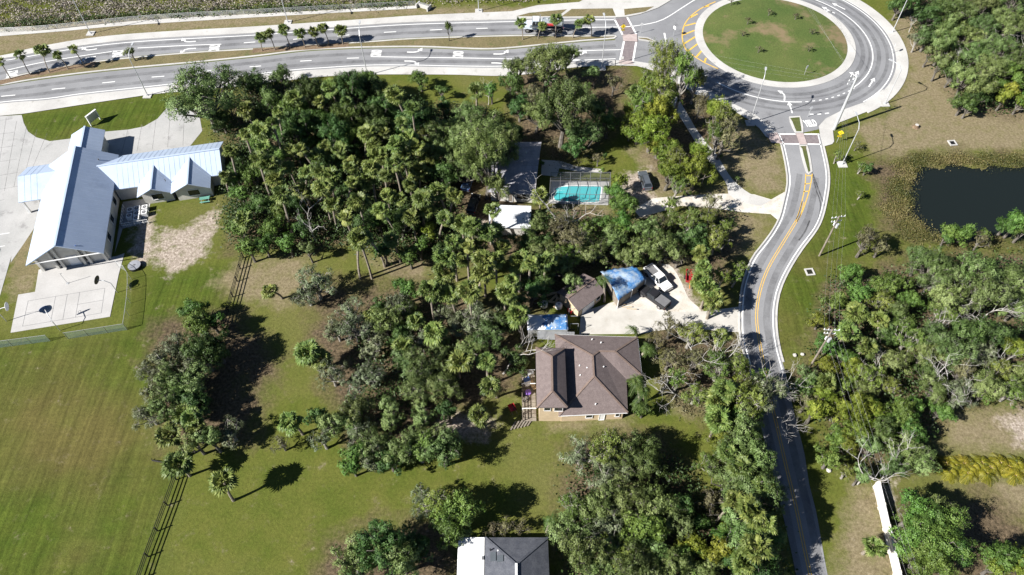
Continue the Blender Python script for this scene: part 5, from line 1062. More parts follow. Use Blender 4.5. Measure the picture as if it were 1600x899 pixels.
def card_mesh(name, ctr, nrm, size, tint, mat, asp=.62):
    """one rhombic leaf face per point"""
    n = len(ctr); nrm = nrm/(np.linalg.norm(nrm, axis=1)[:, None]+1e-9)
    r = rng.normal(size=(n, 3)); a = np.cross(nrm, r); a /= np.linalg.norm(a, axis=1)[:, None]+1e-9; b = np.cross(nrm, a)
    s = size[:, None]; co = np.stack([ctr-a*s*.5, ctr+b*s*asp*.5+nrm*s*.06, ctr+a*s*.5, ctr-b*s*asp*.5+nrm*s*.06], 1).reshape(-1, 3)
    me = bpy.data.meshes.new(name); me.vertices.add(n*4); me.vertices.foreach_set('co', co.astype(np.float32).ravel())
    me.loops.add(n*4); me.loops.foreach_set('vertex_index', np.arange(n*4, dtype=np.int32)); me.polygons.add(n); me.polygons.foreach_set('loop_start', np.arange(0, n*4, 4, dtype=np.int32))
    me.update(calc_edges=True); at = me.attributes.new('tint', 'FLOAT', 'FACE'); at.data.foreach_set('value', np.clip(tint, 0, 1).astype(np.float32)); me.materials.append(mat); return me
def unit(n):
    v = rng.normal(size=(n, 3)); return v/np.linalg.norm(v, axis=1)[:, None]
def broadleaf(kind, D, seed, dens=1.0, lobes=16, squash=.62, leaf=.30, open_=0.0, tall=1.0):
    """trunk mesh and crown mesh of a broadleaf tree with crown diameter D, standing on the origin"""
    global rng
    LR = (.26, .42) if D < 5 else (.20, .36) if D < 9 else (.15, .30)
    keep = rng; rng = np.random.default_rng(seed); R = D/2; zc = (.40*D+1.3)*tall; lob = []
    for i in range(lobes):
        d = unit(1)[0]; d[2] = abs(d[2])*1.25-.5; k = rng.uniform(.35, .86) if i > 2 else rng.uniform(0, .3)
        k *= rng.uniform(.75, 1.0) if i % 4 else 1.08
        c = np.array([d[0]*R*k, d[1]*R*k, zc+d[2]*R*squash*k]); lob.append((c, R*rng.uniform(*LR)))
    C_, Nn, T = [], [], []
    nleaf = int(dens*210*D**1.85/lobes*(.20/leaf)**1.9)
    for c, r in lob:
        ns = 22; sc = unit(ns)*rng.uniform(.55, 1.02, (ns, 1))*r; sc[:, 2] *= .72
        if open_: sc = sc[rng.random(ns) > open_]
        pick = rng.integers(0, len(sc), nleaf); p = sc[pick]+rng.normal(size=(nleaf, 3))*r*.135
        out = p/(np.linalg.norm(p, axis=1)[:, None]+1e-6)
        C_.append(c+p); Nn.append(out*1.25+np.array([0, 0, .30])+rng.normal(size=(nleaf, 3))*.42)
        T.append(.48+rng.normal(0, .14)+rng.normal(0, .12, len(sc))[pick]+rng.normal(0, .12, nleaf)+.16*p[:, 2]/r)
    ctr, nn, tt = np.concatenate(C_), np.concatenate(Nn), np.concatenate(T); n = len(ctr)
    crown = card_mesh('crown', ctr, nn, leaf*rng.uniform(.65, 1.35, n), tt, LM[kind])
    tr = MB(); fk = zc*.42; rt = .028*D+.06; lean = rng.normal(0, .12*fk, 2)
    tr.tube([(0, 0, -.1), (lean[0]*.3, lean[1]*.3, fk*.5), (lean[0], lean[1], fk)], [rt*1.25, rt, rt*.85], 7)
    for c, r in lob:
        a = np.array([lean[0], lean[1], fk*rng.uniform(.75, 1.0)]); mid = (a+c)/2+rng.normal(0, .07*D, 3); mid[2] = max(mid[2], fk*.8); q = c+rng.normal(0, .2, 3)
        tr.tube([a, mid, q], [rt*.5, rt*.3, rt*.12], 5)
        for k in range(1 if not open_ else 3 if open_ < .3 else 5):
            e = c+unit(1)[0]*np.array([1, 1, .7])*r*rng.uniform(.8, 1.12); m2 = (q+e)/2+rng.normal(0, .12*r, 3); tr.tube([q, m2, e], [rt*.13, rt*.08, rt*.02+.006], 4, cap=False)
    trunk = tr.mesh('trunk', M['bark'] if kind not in 'WN' else M['palebark']); rng = keep
    return trunk, crown, zc
def bare_tree(D, seed, h=8.0):
    global rng
    keep = rng; rng = np.random.default_rng(seed); tr = MB(); tw = MB()
    def grow(p, d, ln, r, lev):
        k = 3; pts = [p]; rad = [r]
        for i in range(k):
            d = d+rng.normal(0, .16, 3); d[2] += .05; d /= np.linalg.norm(d); p = p+d*ln/k; pts.append(p); rad.append(r*(1-.55*(i+1)/k))
        (tr if lev < 3 else tw).tube(pts, rad, 6 if lev < 2 else 4, cap=lev < 2)
        if lev >= 4: return
        for j in range(3 if lev < 1 else rng.integers(2, 4)):
            dd = d*.95+unit(1)[0]*.75; dd[2] = max(dd[2], .22); dd /= np.linalg.norm(dd); grow(pts[-1] if j < 2 else pts[2], dd, ln*rng.uniform(.62, .82), r*.55, lev+1)
    grow(np.array([0, 0, -.1]), np.array([.05, .05, 1.0]), h*.40, .016*h, 0)
    a, b = tr.mesh('trunk', M['deadwood']), tw.mesh('twigs', M['deadwood']); rng = keep; return a, b, h*.7
def fan_palm(seed, nf=34, dead=9, R=2.0, small=False):
    """crown of a cabbage palm: pleated fan fronds on stalks, dead ones hanging"""
    global rng
    keep = rng; rng = np.random.default_rng(seed); v = []; f = []; t = []
    for i in range(nf+dead):
        isd = i >= nf; az = i*2.39996+rng.normal(0, .2); el = rng.uniform(-.25, 1.25)*.95 if not isd else rng.uniform(-1.15, -.55)
        if not isd and i % 3 == 0: el = rng.uniform(.2, .9)
        core = not isd and i % 4 == 1
        if core: el = rng.uniform(.75, 1.35)
        d = np.array([math.cos(az)*math.cos(el), math.sin(az)*math.cos(el), math.sin(el)]); st = R*rng.uniform(.42, .55)*(1 if not isd else .6)
        base = d*st; side = np.cross(d, [0, 0, 1.0]); side /= np.linalg.norm(side)+1e-6; up = np.cross(side, d)
        if core:
            ro = rng.uniform(.5, 1.2)*(1 if i % 8 == 1 else -1); side, up = side*math.cos(ro)+up*math.sin(ro), up*math.cos(ro)-side*math.sin(ro); st *= .55
            base = d*st
        fl = R*rng.uniform(.5, .66)*(1 if not isd else .75)
        tt = rng.normal(.5, .14)+.12*d[2] if not isd else rng.uniform(.95, 1.0)
        o = len(v); w_ = .03; v += [tuple(side*w_), tuple(-side*w_), tuple(base-side*w_), tuple(base+side*w_)]; f.append((o, o+1, o+2, o+3)); t.append(.75)
        ns = 11
        for k in range(ns):
            a = (k/(ns-1)-.5)*2*1.55; dirk = d*math.cos(a)+side*math.sin(a); ln = fl*(1-.22*abs(a)/1.5)*rng.uniform(.88, 1.08); dr = up*(.10*(1 if k % 2 else -1))*fl*.3
            m_ = base+dirk*ln*.6+dr+np.array([0, 0, -.05*fl]); e = base+dirk*ln+np.array([0, 0, -.34*fl*rng.uniform(.6, 1.3)]); pe = np.cross(dirk, up); pe /= np.linalg.norm(pe)+1e-6; w2 = fl*.105
            o = len(v); v += [tuple(base), tuple(m_-pe*w2), tuple(e), tuple(m_+pe*w2)]; f += [(o, o+1, o+2, o+3)]; t.append(tt+rng.normal(0, .10))
    me = bpy.data.meshes.new('crown'); me.from_pydata(v, [], f); at = me.attributes.new('tint', 'FLOAT', 'FACE'); at.data.foreach_set('value', np.clip(t, 0, 1).astype(np.float32)); me.materials.append(LM['P'])
    me.update(); rng = keep; return me
def feather_palm(seed, kind, nf=16, R=2.2):
    global rng
    keep = rng; rng = np.random.default_rng(seed); v = []; f = []; t = []
    for i in range(nf):
        az = i*2.39996+rng.normal(0, .15); el = rng.uniform(.25, 1.25); d = np.array([math.cos(az), math.sin(az), 0]); ln = R*rng.uniform(.85, 1.15); side = np.array([-d[1], d[0], 0]); K = 15; tt = rng.normal(.5, .15)
        sp = [d*ln*s*math.cos(el)*(1+.2*s)+np.array([0, 0, ln*(s*math.sin(el)-s*s*.85)]) for s in np.linspace(0, 1, K+1)]
        for k in range(K):
            o = len(v); w = .025; v += [tuple(sp[k]-side*w), tuple(sp[k]+side*w), tuple(sp[k+1]+side*w), tuple(sp[k+1]-side*w)]; f.append((o, o+1, o+2, o+3)); t.append(.8)
            if k < 2: continue
            for s_ in (-1, 1):
                L_ = R*.34*math.sin(math.pi*(k+1.5)/(K+3))**.6; e = sp[k]+side*s_*L_*.85+(sp[k+1]-sp[k])*2.0+np.array([0, 0, -L_*.35]); q = (sp[k+1]-sp[k])*.36
                o = len(v); mm = (sp[k]+e)/2+np.array([0, 0, .04]); v += [tuple(sp[k]), tuple(mm-q), tuple(e), tuple(mm+q)]; f.append((o, o+1, o+2, o+3)); t.append(tt+rng.normal(0, .1))
    me = bpy.data.meshes.new('crown'); me.from_pydata(v, [], f); at = me.attributes.new('tint', 'FLOAT', 'FACE'); at.data.foreach_set('value', np.clip(t, 0, 1).astype(np.float32)); me.materials.append(LM[kind]); me.update(); rng = keep; return me
def palm_trunk(seed, bend, r=.19):
    rn = random.Random(seed); a = rn.uniform(0, 6.28); n = 7; pts = []; 
    for i in range(n): s = i/(n-1); pts.append((math.cos(a)*bend*(s*s), math.sin(a)*bend*(s*s), s))
    mb = MB(); mb.tube([(x, y, z_*10) for x, y, z_ in pts], [r*1.35, r*1.05, r, r*.95, r, r*1.05, r*1.15], 8); return mb.mesh('trunk', M['palmbark']), (math.cos(a)*bend, math.sin(a)*bend)
SZ = {'S': 4.0, 'M': 7.0, 'L': 11.0}
BANK = {}
for kd, spec in {'O': dict(S=1, M=3, L=3), 'G': dict(S=2, M=3, L=1), 'D': dict(S=1, M=2, L=1), 'Y': dict(S=2, M=2), 'W': dict(S=1, M=2, L=2), 'N': dict(S=1, M=2, L=2), 'R': dict(S=1, M=1)}.items():
    for s_, n_ in spec.items():
        opn = {'W': .38, 'N': .42, 'O': .12, 'R': .4}.get(kd, 0); dn = {'W': .62, 'N': .55, 'O': .95, 'D': 1.15, 'G': 1.1, 'Y': 1.0, 'R': .38}[kd]
        BANK[kd+s_] = [broadleaf(kd, SZ[s_], hash_ if False else (ord(kd)*131+ord(s_)*17+i), dn, {'S': 9, 'M': 18, 'L': 30}[s_], .72 if kd != 'D' else .82, {'S': .145, 'M': .165, 'L': .175}[s_]*(1.12 if kd in 'GD' else 1), opn) for i in range(n_)]
BANK['B'] = [bare_tree(7, 5+i, 8.5) for i in range(4)]
PALM = [fan_palm(40+i, (36, 30, 40, 26, 33, 22, 38, 28)[i], (5, 12, 3, 16, 8, 20, 6, 10)[i]) for i in range(8)]
PTR = [palm_trunk(i, b) for i, b in enumerate((.3, .8, 1.4, .5, 2.0))]
QP = [feather_palm(60+i, 'Q', 15, 1.75) for i in range(2)]; AP = [feather_palm(70+i, 'A', 20, 1.8) for i in range(3)]
LOOK = {'P': ('cabbage_palm', 'cabbage palm', 'palm'), 'O': ('live_oak', 'grey-green live oak', 'tree'), 'G': ('leafy_tree', 'bright green leafy tree', 'tree'), 'D': ('dense_tree', 'dark green dense tree', 'tree'), 'Y': ('yellow_green_tree', 'yellow-green bushy tree', 'tree'),
        'W': ('mossy_tree', 'pale moss-hung thin tree', 'tree'), 'N': ('open_tree', 'open-crowned light green tree', 'tree'), 'R': ('brown_tree', 'brownish half-bare tree', 'tree'), 'B': ('bare_tree', 'bare whitish dead tree', 'tree'), 'Q': ('feather_palm', 'bright feather-leaved palm', 'palm'), 'A': ('golden_palm', 'golden clumping palm', 'palm')}
def put(me, name, parent, scale=(1, 1, 1), loc=(0, 0, 0), rz=0.0, rot=None):
    o = bpy.data.objects.new(name, me); C.objects.link(o); o.parent = parent; o.location = loc; o.scale = scale; o.rotation_euler = rot or (0, 0, rz); return o
TREES = []
tr_rng = random.Random(11)
def plant(kd, px, py, D, zone_, fixed=None, hf=1.0):
    """one tree whose crown centre shows at px, py"""
    rz = tr_rng.uniform(0, 6.28); nm, look, cat = LOOK[kd]
    if kd in 'PQ':
        h = (D*tr_rng.uniform(.9, 1.1) if not fixed else D) if D else tr_rng.uniform(5.4, 10.4); cs = tr_rng.uniform(.72, 1.16)
        if kd == 'Q': h = D or 5.0
        i = tr_rng.randrange(len(PTR)); tm, (bx, by) = PTR[i]; b = fixed or G(px, py, h)
        t = thing(nm, '', cat, (b[0], b[1], 0)); 
        if not fixed: t.location = (b[0]-(bx*math.cos(rz)-by*math.sin(rz)), b[1]-(bx*math.sin(rz)+by*math.cos(rz)), 0)
        put(tm, 'trunk', t, (1, 1, h/10), rz=rz)
        cx, cy = bx*math.cos(rz)-by*math.sin(rz), bx*math.sin(rz)+by*math.cos(rz); me_ = (PALM if kd == 'P' else QP)
        put(me_[tr_rng.randrange(len(me_))], 'crown', t, (cs, cs, cs), (cx, cy, h), 0, (tr_rng.uniform(-.28, .28), tr_rng.uniform(-.28, .28), tr_rng.uniform(0, 6.28)))
    elif kd == 'A':
        b = G(px, py, 1.2); t = thing(nm, '', cat, (b[0], b[1], 0)); s = (D or 3.6)/3.6
        put(AP[tr_rng.randrange(3)], 'crown', t, (s, s, s*1.05), (0, 0, .5), rz); st = MB()
        for k in range(5): st.tube([(.12*math.cos(k*1.25), .12*math.sin(k*1.25), 0), (.2*math.cos(k*1.25), .2*math.sin(k*1.25), .7)], .05, 5)
        st.build('stems', M['woodnew'], t)
    elif kd == 'B':
        tm, tw, zc = BANK['B'][tr_rng.randrange(4)]; s = (D or 7)/7.0; b = G(px, py, zc*s); t = thing(nm, '', cat, (b[0], b[1], 0)); put(tm, 'trunk', t, (s, s, s), rz=rz); put(tw, 'twigs', t, (s, s, s), rz=rz)['kind'] = 'stuff'
    else:
        D = D or 6.5; sz = 'S' if D < 5.2 else 'M' if D < 9 else 'L'
        while kd+sz not in BANK: sz = 'M'
        tm, cm, zc = BANK[kd+sz][tr_rng.randrange(len(BANK[kd+sz]))]; s = D/SZ[sz]; hs = s*hf*tr_rng.uniform(.86, 1.24); b = fixed or G(px, py, zc*hs); t = thing(nm, '', cat, (b[0], b[1], 0))
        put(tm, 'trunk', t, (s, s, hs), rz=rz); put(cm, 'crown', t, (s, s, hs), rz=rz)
    TREES.append((zone_, kd, px, py, D, t)); return t
ZONES = {
 'on the median strip': "", 
 'in the wood beside the hall': """O 315 146 19 .8;D 385 125 6;D 402 128 7;D 440 118 7;R 358 165 5;D 345 185 6;P 516 138;P 460 154;P 472 167;P 500 160;P 385 173;P 435 176 10;P 426 193 10;P 542 162;P 617 150 10;P 644 170 11;P 383 210 10;P 406 206 10;P 361 238;P 404 250;P 470 234;P 494 246;P 510 232;P 574 210;P 600 208;P 584 227;P 620 228;P 638 216;P 588 245;P 550 258;P 628 194;P 616 257;
  D 478 142 9 1.2;D 550 132 10 1.2;D 584 142 9 1.2;G 566 126 8;D 468 192 9 1.2;G 497 187 8 1.2;G 536 186 9 1.2;G 540 212 8 1.2;D 574 186 9 1.2;G 614 178 4.5;D 550 236 6;G 482 222 6;G 445 210 6;D 600 165 9 1.2;D 520 205 9 1.2;D 425 160 8 1.2;G 460 170 7 1.2;D 505 145 8;D 640 190 8;G 690 140 4;D 590 200 8;D 450 195 8 1.2;G 657 122 6.5;D 693 166 5;D 666 178 7;G 400 222 5.5;D 372 262 6;G 445 238 6;G 395 272 6;D 520 250 6;
  P 430 282 9;P 480 271;P 472 300;P 517 277;P 550 286;P 573 283;P 547 263;P 560 317 9;P 539 341;P 505 295;P 520 320;P 602 275;P 617 263;P 605 307;P 626 312;P 642 340;P 667 331;P 661 312;P 683 300;P 710 306;P 695 343;P 722 350;P 561 374 9;P 611 375 6;P 597 243;P 650 231;P 420 258;P 450 263;P 412 234;P 640 290;P 655 268;P 580 262;P 630 245;P 668 245;P 440 305;P 452 235;P 530 235;P 500 270;P 595 330;P 745 143 7;
  G 427 350 6.5;G 412 378 5.5;D 407 318 6;G 450 380 5;G 440 330 5;B 480 335 8;O 482 391 4;G 592 343 6;Y 670 358 4;G 640 400 5;G 655 385 5;D 570 345 6;D 540 300 6;D 460 320 6;D 500 250 5;D 470 355 5;G 376 300 5;G 366 280 4.5;G 385 330 5;G 372 355 5;P 352 277 5;P 383 345 5;D 610 200 6;G 388 385 5;
  O 687 238 8;O 714 226 8;O 745 205 13;O 664 262 7;O 735 180 9;O 700 205 9;N 662 205 6;D 690 270 7;D 625 345 7;D 600 392 5;D 690 390 5""",
 'in the clump behind the pool house': """O 853 95 13;O 880 162 14 1.25;O 905 200 9 1.1;R 838 150 8;O 838 178 8;D 812 166 7;D 800 128 7;G 768 140 5;B 762 138 5;O 905 150 9;O 930 170 7;D 900 225 6;O 930 115 5;D 800 205 6;O 812 105 8;D 865 125 6;O 888 85 7;R 960 125 5;D 950 190 6;O 772 236 10;O 728 262 9;O 758 240 11 1.7;O 792 222 8 1.5;O 775 290 6 1.6;P 770 330 8;R 935 245 3""",
 'by the footpath south-west of the roundabout': """N 1042 88 9 1.9;N 1070 108 8 2.1;N 1088 125 6 2.0;N 1014 122 7;N 1008 160 9 1.3;Y 1030 172 8 1.3;Y 1020 200 10 1.2;P 992 146 8;N 1036 136 8 1.3;R 1095 160 6 1.2;Y 1122 172 8 1.4;Y 1092 236 6 1.3;Y 1046 266 8;N 1060 250 7 1.3;Y 1090 260 8 1.2;R 1134 204 8 1.3;N 1058 287 6;Y 1000 190 8;R 985 200 4;N 1124 205 7 1.6;Y 1048 238 8;N 1130 188 8 1.5;Y 1012 136 7;Y 1030 225 7;Y 985 172 6;N 1050 150 6""",
 'between the pool house and the garage': """Y 968 282 5;G 962 300 6;G 975 318 6.5;G 970 345 6;B 872 300 9;P 844 307 4;B 905 330 7;R 878 345 7;D 825 376 7;P 815 405;O 862 395 8;R 900 372 8;N 890 395 7;O 960 377 7;G 967 357 5;O 1012 358 7;O 1005 388 8;O 1038 382 8;N 1082 345 7;N 1107 340 6;N 1050 345 6;D 1088 372 7;P 1095 398 7;N 1050 316 5;R 1112 312 5;R 1060 400 6;N 1157 417 4;O 930 390 7;O 985 400 6;D 870 415 6;R 1030 350 6;O 840 350 6;N 1120 370 7;P 737 355;P 750 385;P 775 361;P 707 380;P 695 405;P 720 407;P 785 386;P 775 408;P 755 408;P 810 412;P 829 412;P 852 410;O 882 416 7;O 895 437 5;D 830 455 7;D 845 440 6;P 810 492 6;P 800 440;O 1065 375 6;N 1135 352 5;Q 942 437 5.5;P 730 385;P 760 365;D 850 385 6;N 915 355 5;G 945 345 4""",
 'between the shell drive and the road': """P 1100 418 6;P 1105 450 6;P 1112 468 5;N 1128 430 5;N 1150 432 4;P 1095 440 6;N 1110 480 4;R 1085 425 4;Q 991 515 2.6;R 1050 505 5;N 1080 522 7;P 1125 528 5;R 1045 560 6;N 1060 590 5;R 1085 560 6;B 1075 590 7;B 1090 540 7;B 1050 575 6;N 1125 572 7;N 1155 566 6;Y 1150 612 6;N 1087 615 6;Q 995 597 5;Q 1006 612 4.5;Q 998 630 3.5;Q 1012 545 3.5;G 1005 640 4;R 1030 530 4;B 1140 555 6;B 1115 545 7""",
 'in the paddock beside the brown house': """P 422 456 3.5;W 492 440 8;W 480 460 6;W 545 485 6;W 552 508 7;W 525 512 6;G 632 450 6;W 625 472 6;P 580 495 4;G 637 484 6;P 650 502 5;P 680 521 6;P 630 541 5;D 625 518 6;W 590 530 5;W 582 545 4;O 600 500 7;P 672 455;P 695 426;P 702 461;P 732 456;P 755 428;P 792 458;W 750 490 8;W 732 510 7;O 760 522 7;B 785 548 8;P 720 566 6;P 760 566 6;P 766 607 5;O 662 575 10;O 678 596 9;O 640 562 7;O 650 608 7;P 481 552 5;P 500 562 4;W 517 582 6;W 575 582 6;W 550 618 5;O 554 638 7;O 546 656 7;W 566 674 6;O 584 690 7;G 552 712 6;W 580 708 6;G 550 728 4;O 632 698 8;N 655 700 8;O 674 688 8;O 692 704 8;Q 652 640 2;P 749 650 3.5;O 700 606 7;W 580 588 5;O 512 656 5;P 454 662 4;D 497 652 5;W 504 686 5;R 440 692 4;O 605 660 5;D 610 720 6;O 655 655 5;O 690 540 6;W 700 490 6;D 780 500 6;D 700 640 5;W 660 530 6;O 740 540 6;D 805 560 6;P 560 380 9;P 572 372 9;D 590 480 4;O 610 630 5""",
 'in the clump at the field edge': """G 300 482 6;G 330 500 6;G 313 506 7;W 250 562 7;W 275 545 7;W 238 578 6;D 312 550 8;D 335 540 7;O 290 596 8;W 250 608 7;W 230 645 6;O 258 636 7;G 284 604 6;P 286 648 4;P 266 681 4;O 304 690 5;W 358 672 5;O 330 686 5;P 278 728 4;P 306 668 4.5;P 350 752 5;O 262 590 7;D 300 625 7;W 295 575 7;P 300 655 5""",
 'around the charcoal roofed house': """G 715 800 8;N 690 785 7;W 662 782 6;G 700 822 7;D 590 858 10;O 550 878 8;O 625 874 8;D 640 850 7;R 790 822 3;R 770 826 3;R 812 824 3;Q 862 816 4""",
 'in the stand below the brown house': """W 908 706 7;N 952 704 8;O 985 714 9;D 1012 712 8;W 950 738 7;O 978 782 9;O 1026 786 8 1.2;O 940 784 8;N 900 796 7;O 1050 806 7;O 898 826 8;W 950 826 8;G 1002 826 8 1.2;O 914 862 8 1.2;N 962 862 8;O 1020 852 8;O 930 893 8;O 990 890 9 1.2;O 1050 884 7;G 1097 816 4;Y 1087 850 5;Y 1125 862 5;G 1070 870 5;D 1070 790 5;B 1135 830 5;Y 1140 820 4;R 1110 780 5""",
 'along the south road west side': """P 1132 610 7;P 1122 628 6;Y 1148 624 7;P 1120 656 6;G 1146 654 7 1.3;O 1162 702 10;N 1180 644 6;P 1136 706 7;O 1162 686 8 1.2;P 1158 732 8;P 1148 784 7;P 1173 799 9;O 1162 825 8 1.3;P 1180 856 9;P 1161 880 8;O 1176 765 11 1.2;B 1196 600 7;N 1191 590 5;O 1136 750 8;N 1116 720 6;G 1136 845 6;O 1106 890 6;P 1196 820 8;D 1186 835 9 1.2;O 1164 660 8 1.2;Y 1131 680 6;Y 1146 870 5;N 1168 622 8 1.3;D 1181 890 9 1.2;P 1191 760 8;N 1171 608 7 1.3;W 1201 612 7 1.2;B 1215 600 7;B 1225 625 6;O 1186 720 7 1.4;""",
 'in the thicket east of the road': """B 1560 470 6;B 1480 575 7;B 1510 605 6;B 1530 540 6;B 1420 540 5;B 1468 505 6;B 1590 560 6;B 1380 570 5;Y 1282 612 5.3;Y 1345 632 6.2;Y 1366 642 5.3;G 1306 682 5.3;Y 1322 692 5.3;G 1298 716 5;D 1252 606 5;O 1262 592 5;N 1360 584 6.2;Y 1336 574 5.3;G 1327 425 5.5;G 1395 442 7.5;G 1307 468 5;N 1375 468 6.2;G 1420 468 5.3;G 1340 458 5;P 1338 490 5;P 1372 500 5;P 1355 543 5;Y 1282 500 4;P 1325 520 5;O 1462 418 9.7;O 1440 405 7.0;O 1525 414 8.8;O 1487 460 7.9;O 1537 452 7.9 1.2;O 1577 436 8.8;N 1476 484 6.2;N 1425 522 7.0 1.3;O 1462 530 7.9 1.2;D 1512 522 7.9;D 1552 520 7.0;W 1538 552 6.2;O 1488 546 7.0 1.2;O 1450 552 7.0;Y 1590 545 6.2;O 1465 604 6.2;W 1498 612 6.2;G 1470 642 5.3;O 1540 598 6.2;N 1582 608 6.2;G 1536 616 4;G 1412 650 6.2;G 1424 672 6.2;G 1418 634 5.3;G 1400 658 5.3;O 1422 706 6.2;O 1442 716 6.2;O 1402 728 5.3;B 1365 730 7;B 1400 715 6;Y 1290 570 5.3;N 1318 600 5;O 1350 610 5.3;B 1520 590 7;B 1495 480 7;W 1455 440 5.3;R 1505 580 6;O 1590 480 7.0;O 1596 584 6.2;D 1385 520 5.3;Y 1310 640 5.3;G 1320 555 5;Y 1275 640 5;Y 1340 670 5.3;O 1380 690 5.3;O 1362 700 5;G 1295 540 5;O 1405 560 6.2;N 1385 600 5.3;G 1350 460 5;N 1560 578 6.2;P 1290 600 4;B 1545 490 6;B 1440 490 6;R 1262 625 5;N 1400 500 5.3;D 1450 580 5.3;D 1385 665 5;W 1515 470 6.2;O 1400 485 6.2""",
 'by the pond': """R 1355 373 7;N 1347 258 3;G 1495 364 6;G 1575 347 6;N 1538 366 4;G 1590 345 5;G 1480 370 4;N 1345 302 2.5;N 1310 240 3;R 1340 225 2.5;D 1355 262 3;R 1535 372 4;G 1600 358 5;R 1378 382 5;G 1510 360 4.5""",
 'around the cream wall': """G 1455 828 11.5;G 1432 800 8;G 1480 850 9;G 1445 870 9;G 1572 868 7;Y 1600 880 6;G 1420 840 7;P 1365 856 3;O 1470 800 8;B 1385 738 4.5;O 1345 745 4;Y 1555 885 5;N 1325 735 4""",
 'in the north-east wood': """D 1405 8 6;D 1450 22 8;D 1476 14 8;O 1450 56 7;O 1476 70 8;O 1512 55 9;O 1488 44 8;O 1538 38 9;O 1576 30 10;O 1526 84 9;O 1551 102 9;O 1512 122 8;O 1538 132 8;D 1506 160 6;D 1526 150 6;G 1575 108 7;Y 1570 152 5;O 1596 88 9;O 1562 74 9;Y 1596 158 5;D 1425 -4 7;O 1500 10 9;O 1540 2 9;O 1590 -2 10;O 1455 80 5;W 1435 60 4;B 1585 70 7;B 1500 90 5;Y 1582 140 5;G 1560 128 5;G 1590 125 5;O 1470 100 5;B 1430 30 4;D 1515 165 5;O 1480 88 6;B 1560 50 6;D 1490 112 6;O 1620 40 10;O 1620 110 9;G 1610 150 6""",
 'of the golden hedge': """A 1482 722;A 1496 724;A 1510 720;A 1524 726;A 1538 721;A 1552 727;A 1566 720;A 1580 727;A 1594 722;A 1608 727;A 1488 734;A 1545 737;A 1590 739;A 1517 737""",
}
for zn, txt in ZONES.items():
    for tok in txt.replace('\n', '').split(';'):
        tk_ = tok.split()
        if len(tk_) >= 3: plant(tk_[0], float(tk_[1]), float(tk_[2]), float(tk_[3]) if len(tk_) > 3 else None, zn, None, float(tk_[4]) if len(tk_) > 4 else 1.0)
# median: bases on the mulch, and young trees on the island
for i, ((bx, by), hh) in enumerate([((17, 124), 4.2), ((48, 118), 4.4), ((78, 114), 4.8), ((107, 109), 4.0), ((133, 106), 4.6), ((410, 80), 3.8), ((430, 79), 4.2), ((454, 76), 4.4), ((477, 75), 4.0), ((497, 74), 3.9), ((514, 70), 4.2), ((536, 70), 3.3), ((817, 63), 4.2), ((841, 61), 3.2), ((868, 60), 4.8), ((895, 60), 4.0), ((924, 58), 4.2)]):
    t = plant('P', bx, by, hh, 'on the median strip', G(bx, by, 0)); tk2 = [q for q in t.children if q.name.startswith('trunk')][0]; tk2.scale = (.55, .55, tk2.scale[2]); c = [q for q in t.children if q.name.startswith('crown')][0]; ms = tr_rng.uniform(.62, .92); c.scale = (ms, ms, ms); t.rotation_euler = (tr_rng.uniform(-.07, .07), tr_rng.uniform(-.07, .07), 0); c.location = (c.location.x*.55, c.location.y*.55, c.location.z)
    t.location.z = KZ
for kd, bx, by, D in (('O', 212, 96, 3.6), ('G', 702, 65, 2.8)): t = plant(kd, bx, by, D, 'on the median strip', G(bx, by, 0)); t.location.z = KZ
bpy.data.objects[TREES[-1][5].name].scale = (.75, .75, 1.7)
for bx, by in ((1167, 40), (1160, 58), (1142, 8), (1200, 26), (1242, 32), (1268, 55), (1263, 82), (1184, 84)): t = plant('R', bx, by, 1.9, 'on the grass island', G(bx, by, .3)); t.location.z = .3
for bx, by in ((1124, 250), (846, 262), (945, 250), (940, 272), (1085, 310), (1150, 285)): plant('N' if bx > 950 else 'G', bx, by, 1.6, 'as low shrub on the yards', G(bx, by, 0))
ORD = ['first', 'second', 'third', 'fourth', 'fifth', 'sixth', 'seventh', 'eighth', 'ninth', 'tenth', 'eleventh', 'twelfth']
NUM = ['one', 'two', 'three', 'four', 'five', 'six', 'seven', 'eight', 'nine', 'ten', 'eleven', 'twelve', 'thirteen']
bykey = {}
for z_, kd, px, py, D, t in TREES: bykey.setdefault((z_, kd), []).append((px, py, D, t))
for (z_, kd), lst in bykey.items():
    look = LOOK[kd][1]; lst.sort(key=lambda q: q[1]); rows = [lst[i:i+8] for i in range(0, len(lst), 8)]
    for ri, row in enumerate(rows):
        row.sort(key=lambda q: q[0])
        for ci, (px, py, D, t) in enumerate(row):
            lab = '%s %s' % (look, z_)
            if len(lst) == 1: pass
            elif len(rows) == 1: lab += ', '+(ORD[ci]+' from left' if ci < len(row)-1 or len(row) > 2 else 'rightmost')
            else: lab += ', row %s, %s from left' % (NUM[ri], ORD[ci])
            t['label'] = lab
            if len(lst) > 1: t['group'] = '%ss %s' % (look, z_)
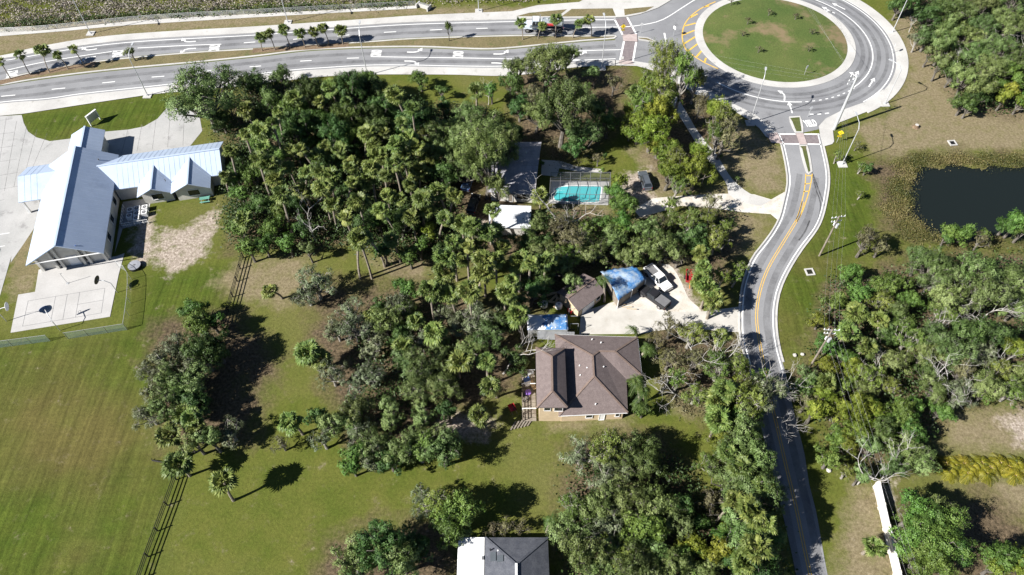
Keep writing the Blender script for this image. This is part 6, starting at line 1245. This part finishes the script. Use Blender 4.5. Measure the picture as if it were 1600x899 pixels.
# masses nobody could count ------------------------------------------
def scatter(poly_px, n, z_=0.0):
    P = np.array(GP(poly_px)); lo, hi = P.min(0), P.max(0); out = np.zeros((0, 2))
    while len(out) < n:
        q = rng.uniform(lo, hi, (n*2, 2)); q = q[sdist(q[:, 0], q[:, 1], P) > 0]; out = np.concatenate([out, q])
    return out[:n]
def mass(name, label, cat_mat, pts, size, hmax, tint0, clump=2.2, per=14, upw=.8, tv=.16):
    n = len(pts)*per; base = np.repeat(pts, per, 0); hh = np.repeat(hmax*rng.uniform(.35, 1, len(pts)), per); u = rng.random(n)
    off = rng.normal(size=(n, 2))*np.repeat(clump*rng.uniform(.6, 1.2, len(pts)), per)[:, None]*.5*(1.15-u*.6)[:, None]
    ctr = np.c_[base+off, hh*u**.8+.05]; t = np.repeat(tint0+rng.normal(0, tv, len(pts))+(tv > .2)*.22*np.sin(pts[:, 0]*.35+pts[:, 1]*.5), per)+rng.normal(0, .15, n)+.1*u
    me_ = card_mesh(name, ctr, rng.normal(size=(n, 3))*.6+np.array([-.1, -.1, upw]), size*rng.uniform(.6, 1.4, n), t, cat_mat, .7); o = bpy.data.objects.new(name, me_); C.objects.link(o); tag(o, label, None, None, 'stuff'); return o
mass('undergrowth', 'dark leafy undergrowth filling the palm wood', LM['under'], np.concatenate([scatter([(400, 128), (470, 135), (590, 145), (690, 175), (760, 170), (800, 230), (700, 300), (740, 400), (690, 420), (560, 390), (360, 395), (352, 300), (366, 250), (330, 215)], 1700), scatter([(1290, 440), (1420, 420), (1640, 400), (1640, 600), (1480, 635), (1430, 730), (1300, 725), (1250, 600)], 380), scatter([(1415, -20), (1640, -20), (1640, 172), (1530, 178), (1500, 168), (1470, 115), (1435, 68)], 750), scatter([(900, 720), (1050, 720), (1100, 800), (1200, 760), (1220, 930), (890, 930)], 260), scatter([(820, 340), (1000, 350), (1140, 340), (1120, 400), (940, 420), (820, 440)], 200), scatter([(530, 480), (680, 470), (760, 520), (700, 600), (560, 690)], 110)]), .34, 3.0, .42, 2.6, 40)
ringp = scatter([(1392, 268), (1406, 252), (1440, 243), (1500, 243), (1660, 245), (1660, 262), (1440, 268), (1438, 300), (1440, 350), (1480, 372), (1600, 372), (1600, 380), (1470, 384), (1410, 372), (1384, 335)], 900)
pdv = sdist(ringp[:, 0], ringp[:, 1], np.array(POND)); ringp = ringp[(pdv < -1.4)]; ringp = ringp[np.sin(ringp[:, 0]*.9+1.3*np.sin(ringp[:, 1]*.7))+np.sin(ringp[:, 1]*1.1+.8*np.sin(ringp[:, 0]*.5)) > -1.0]
mass('pond_reeds', 'yellow-brown reeds and marsh plants ringing the pond', LM['reed'], ringp, .17, .8, .42, 2.0, 60, .7, .24)
mass('marsh_scrub', 'grey-brown marsh scrub beyond the railing at the top edge', LM['marsh'], np.concatenate([scatter([(-80, -40), (660, -40), (648, 4), (400, 17), (200, 28), (0, 44), (-80, 50)], 2300), scatter([(660, -40), (900, -40), (890, 0), (660, 8)], 400)]), .34, .9, .55, 1.8, 16, .6)
mass('marsh_edge_scrub', 'dark green bushes along the foot of the railing', LM['under'], scatter([(0, 38), (200, 24), (400, 14), (640, 4), (645, 9), (400, 20), (200, 31), (0, 48)], 240), .32, 1.3, .5, 1.6, 30)
mass('fallen_leaves', 'dry leaves and twigs littering the ground under the trees', LM['R'], np.concatenate([scatter([(860, 215), (950, 215), (930, 262), (870, 262)], 60), scatter([(1030, 540), (1150, 540), (1150, 660), (1050, 640)], 200), scatter([(1400, 560), (1520, 560), (1520, 640), (1400, 640)], 160)]), .25, .25, .5, 2.0, 16)
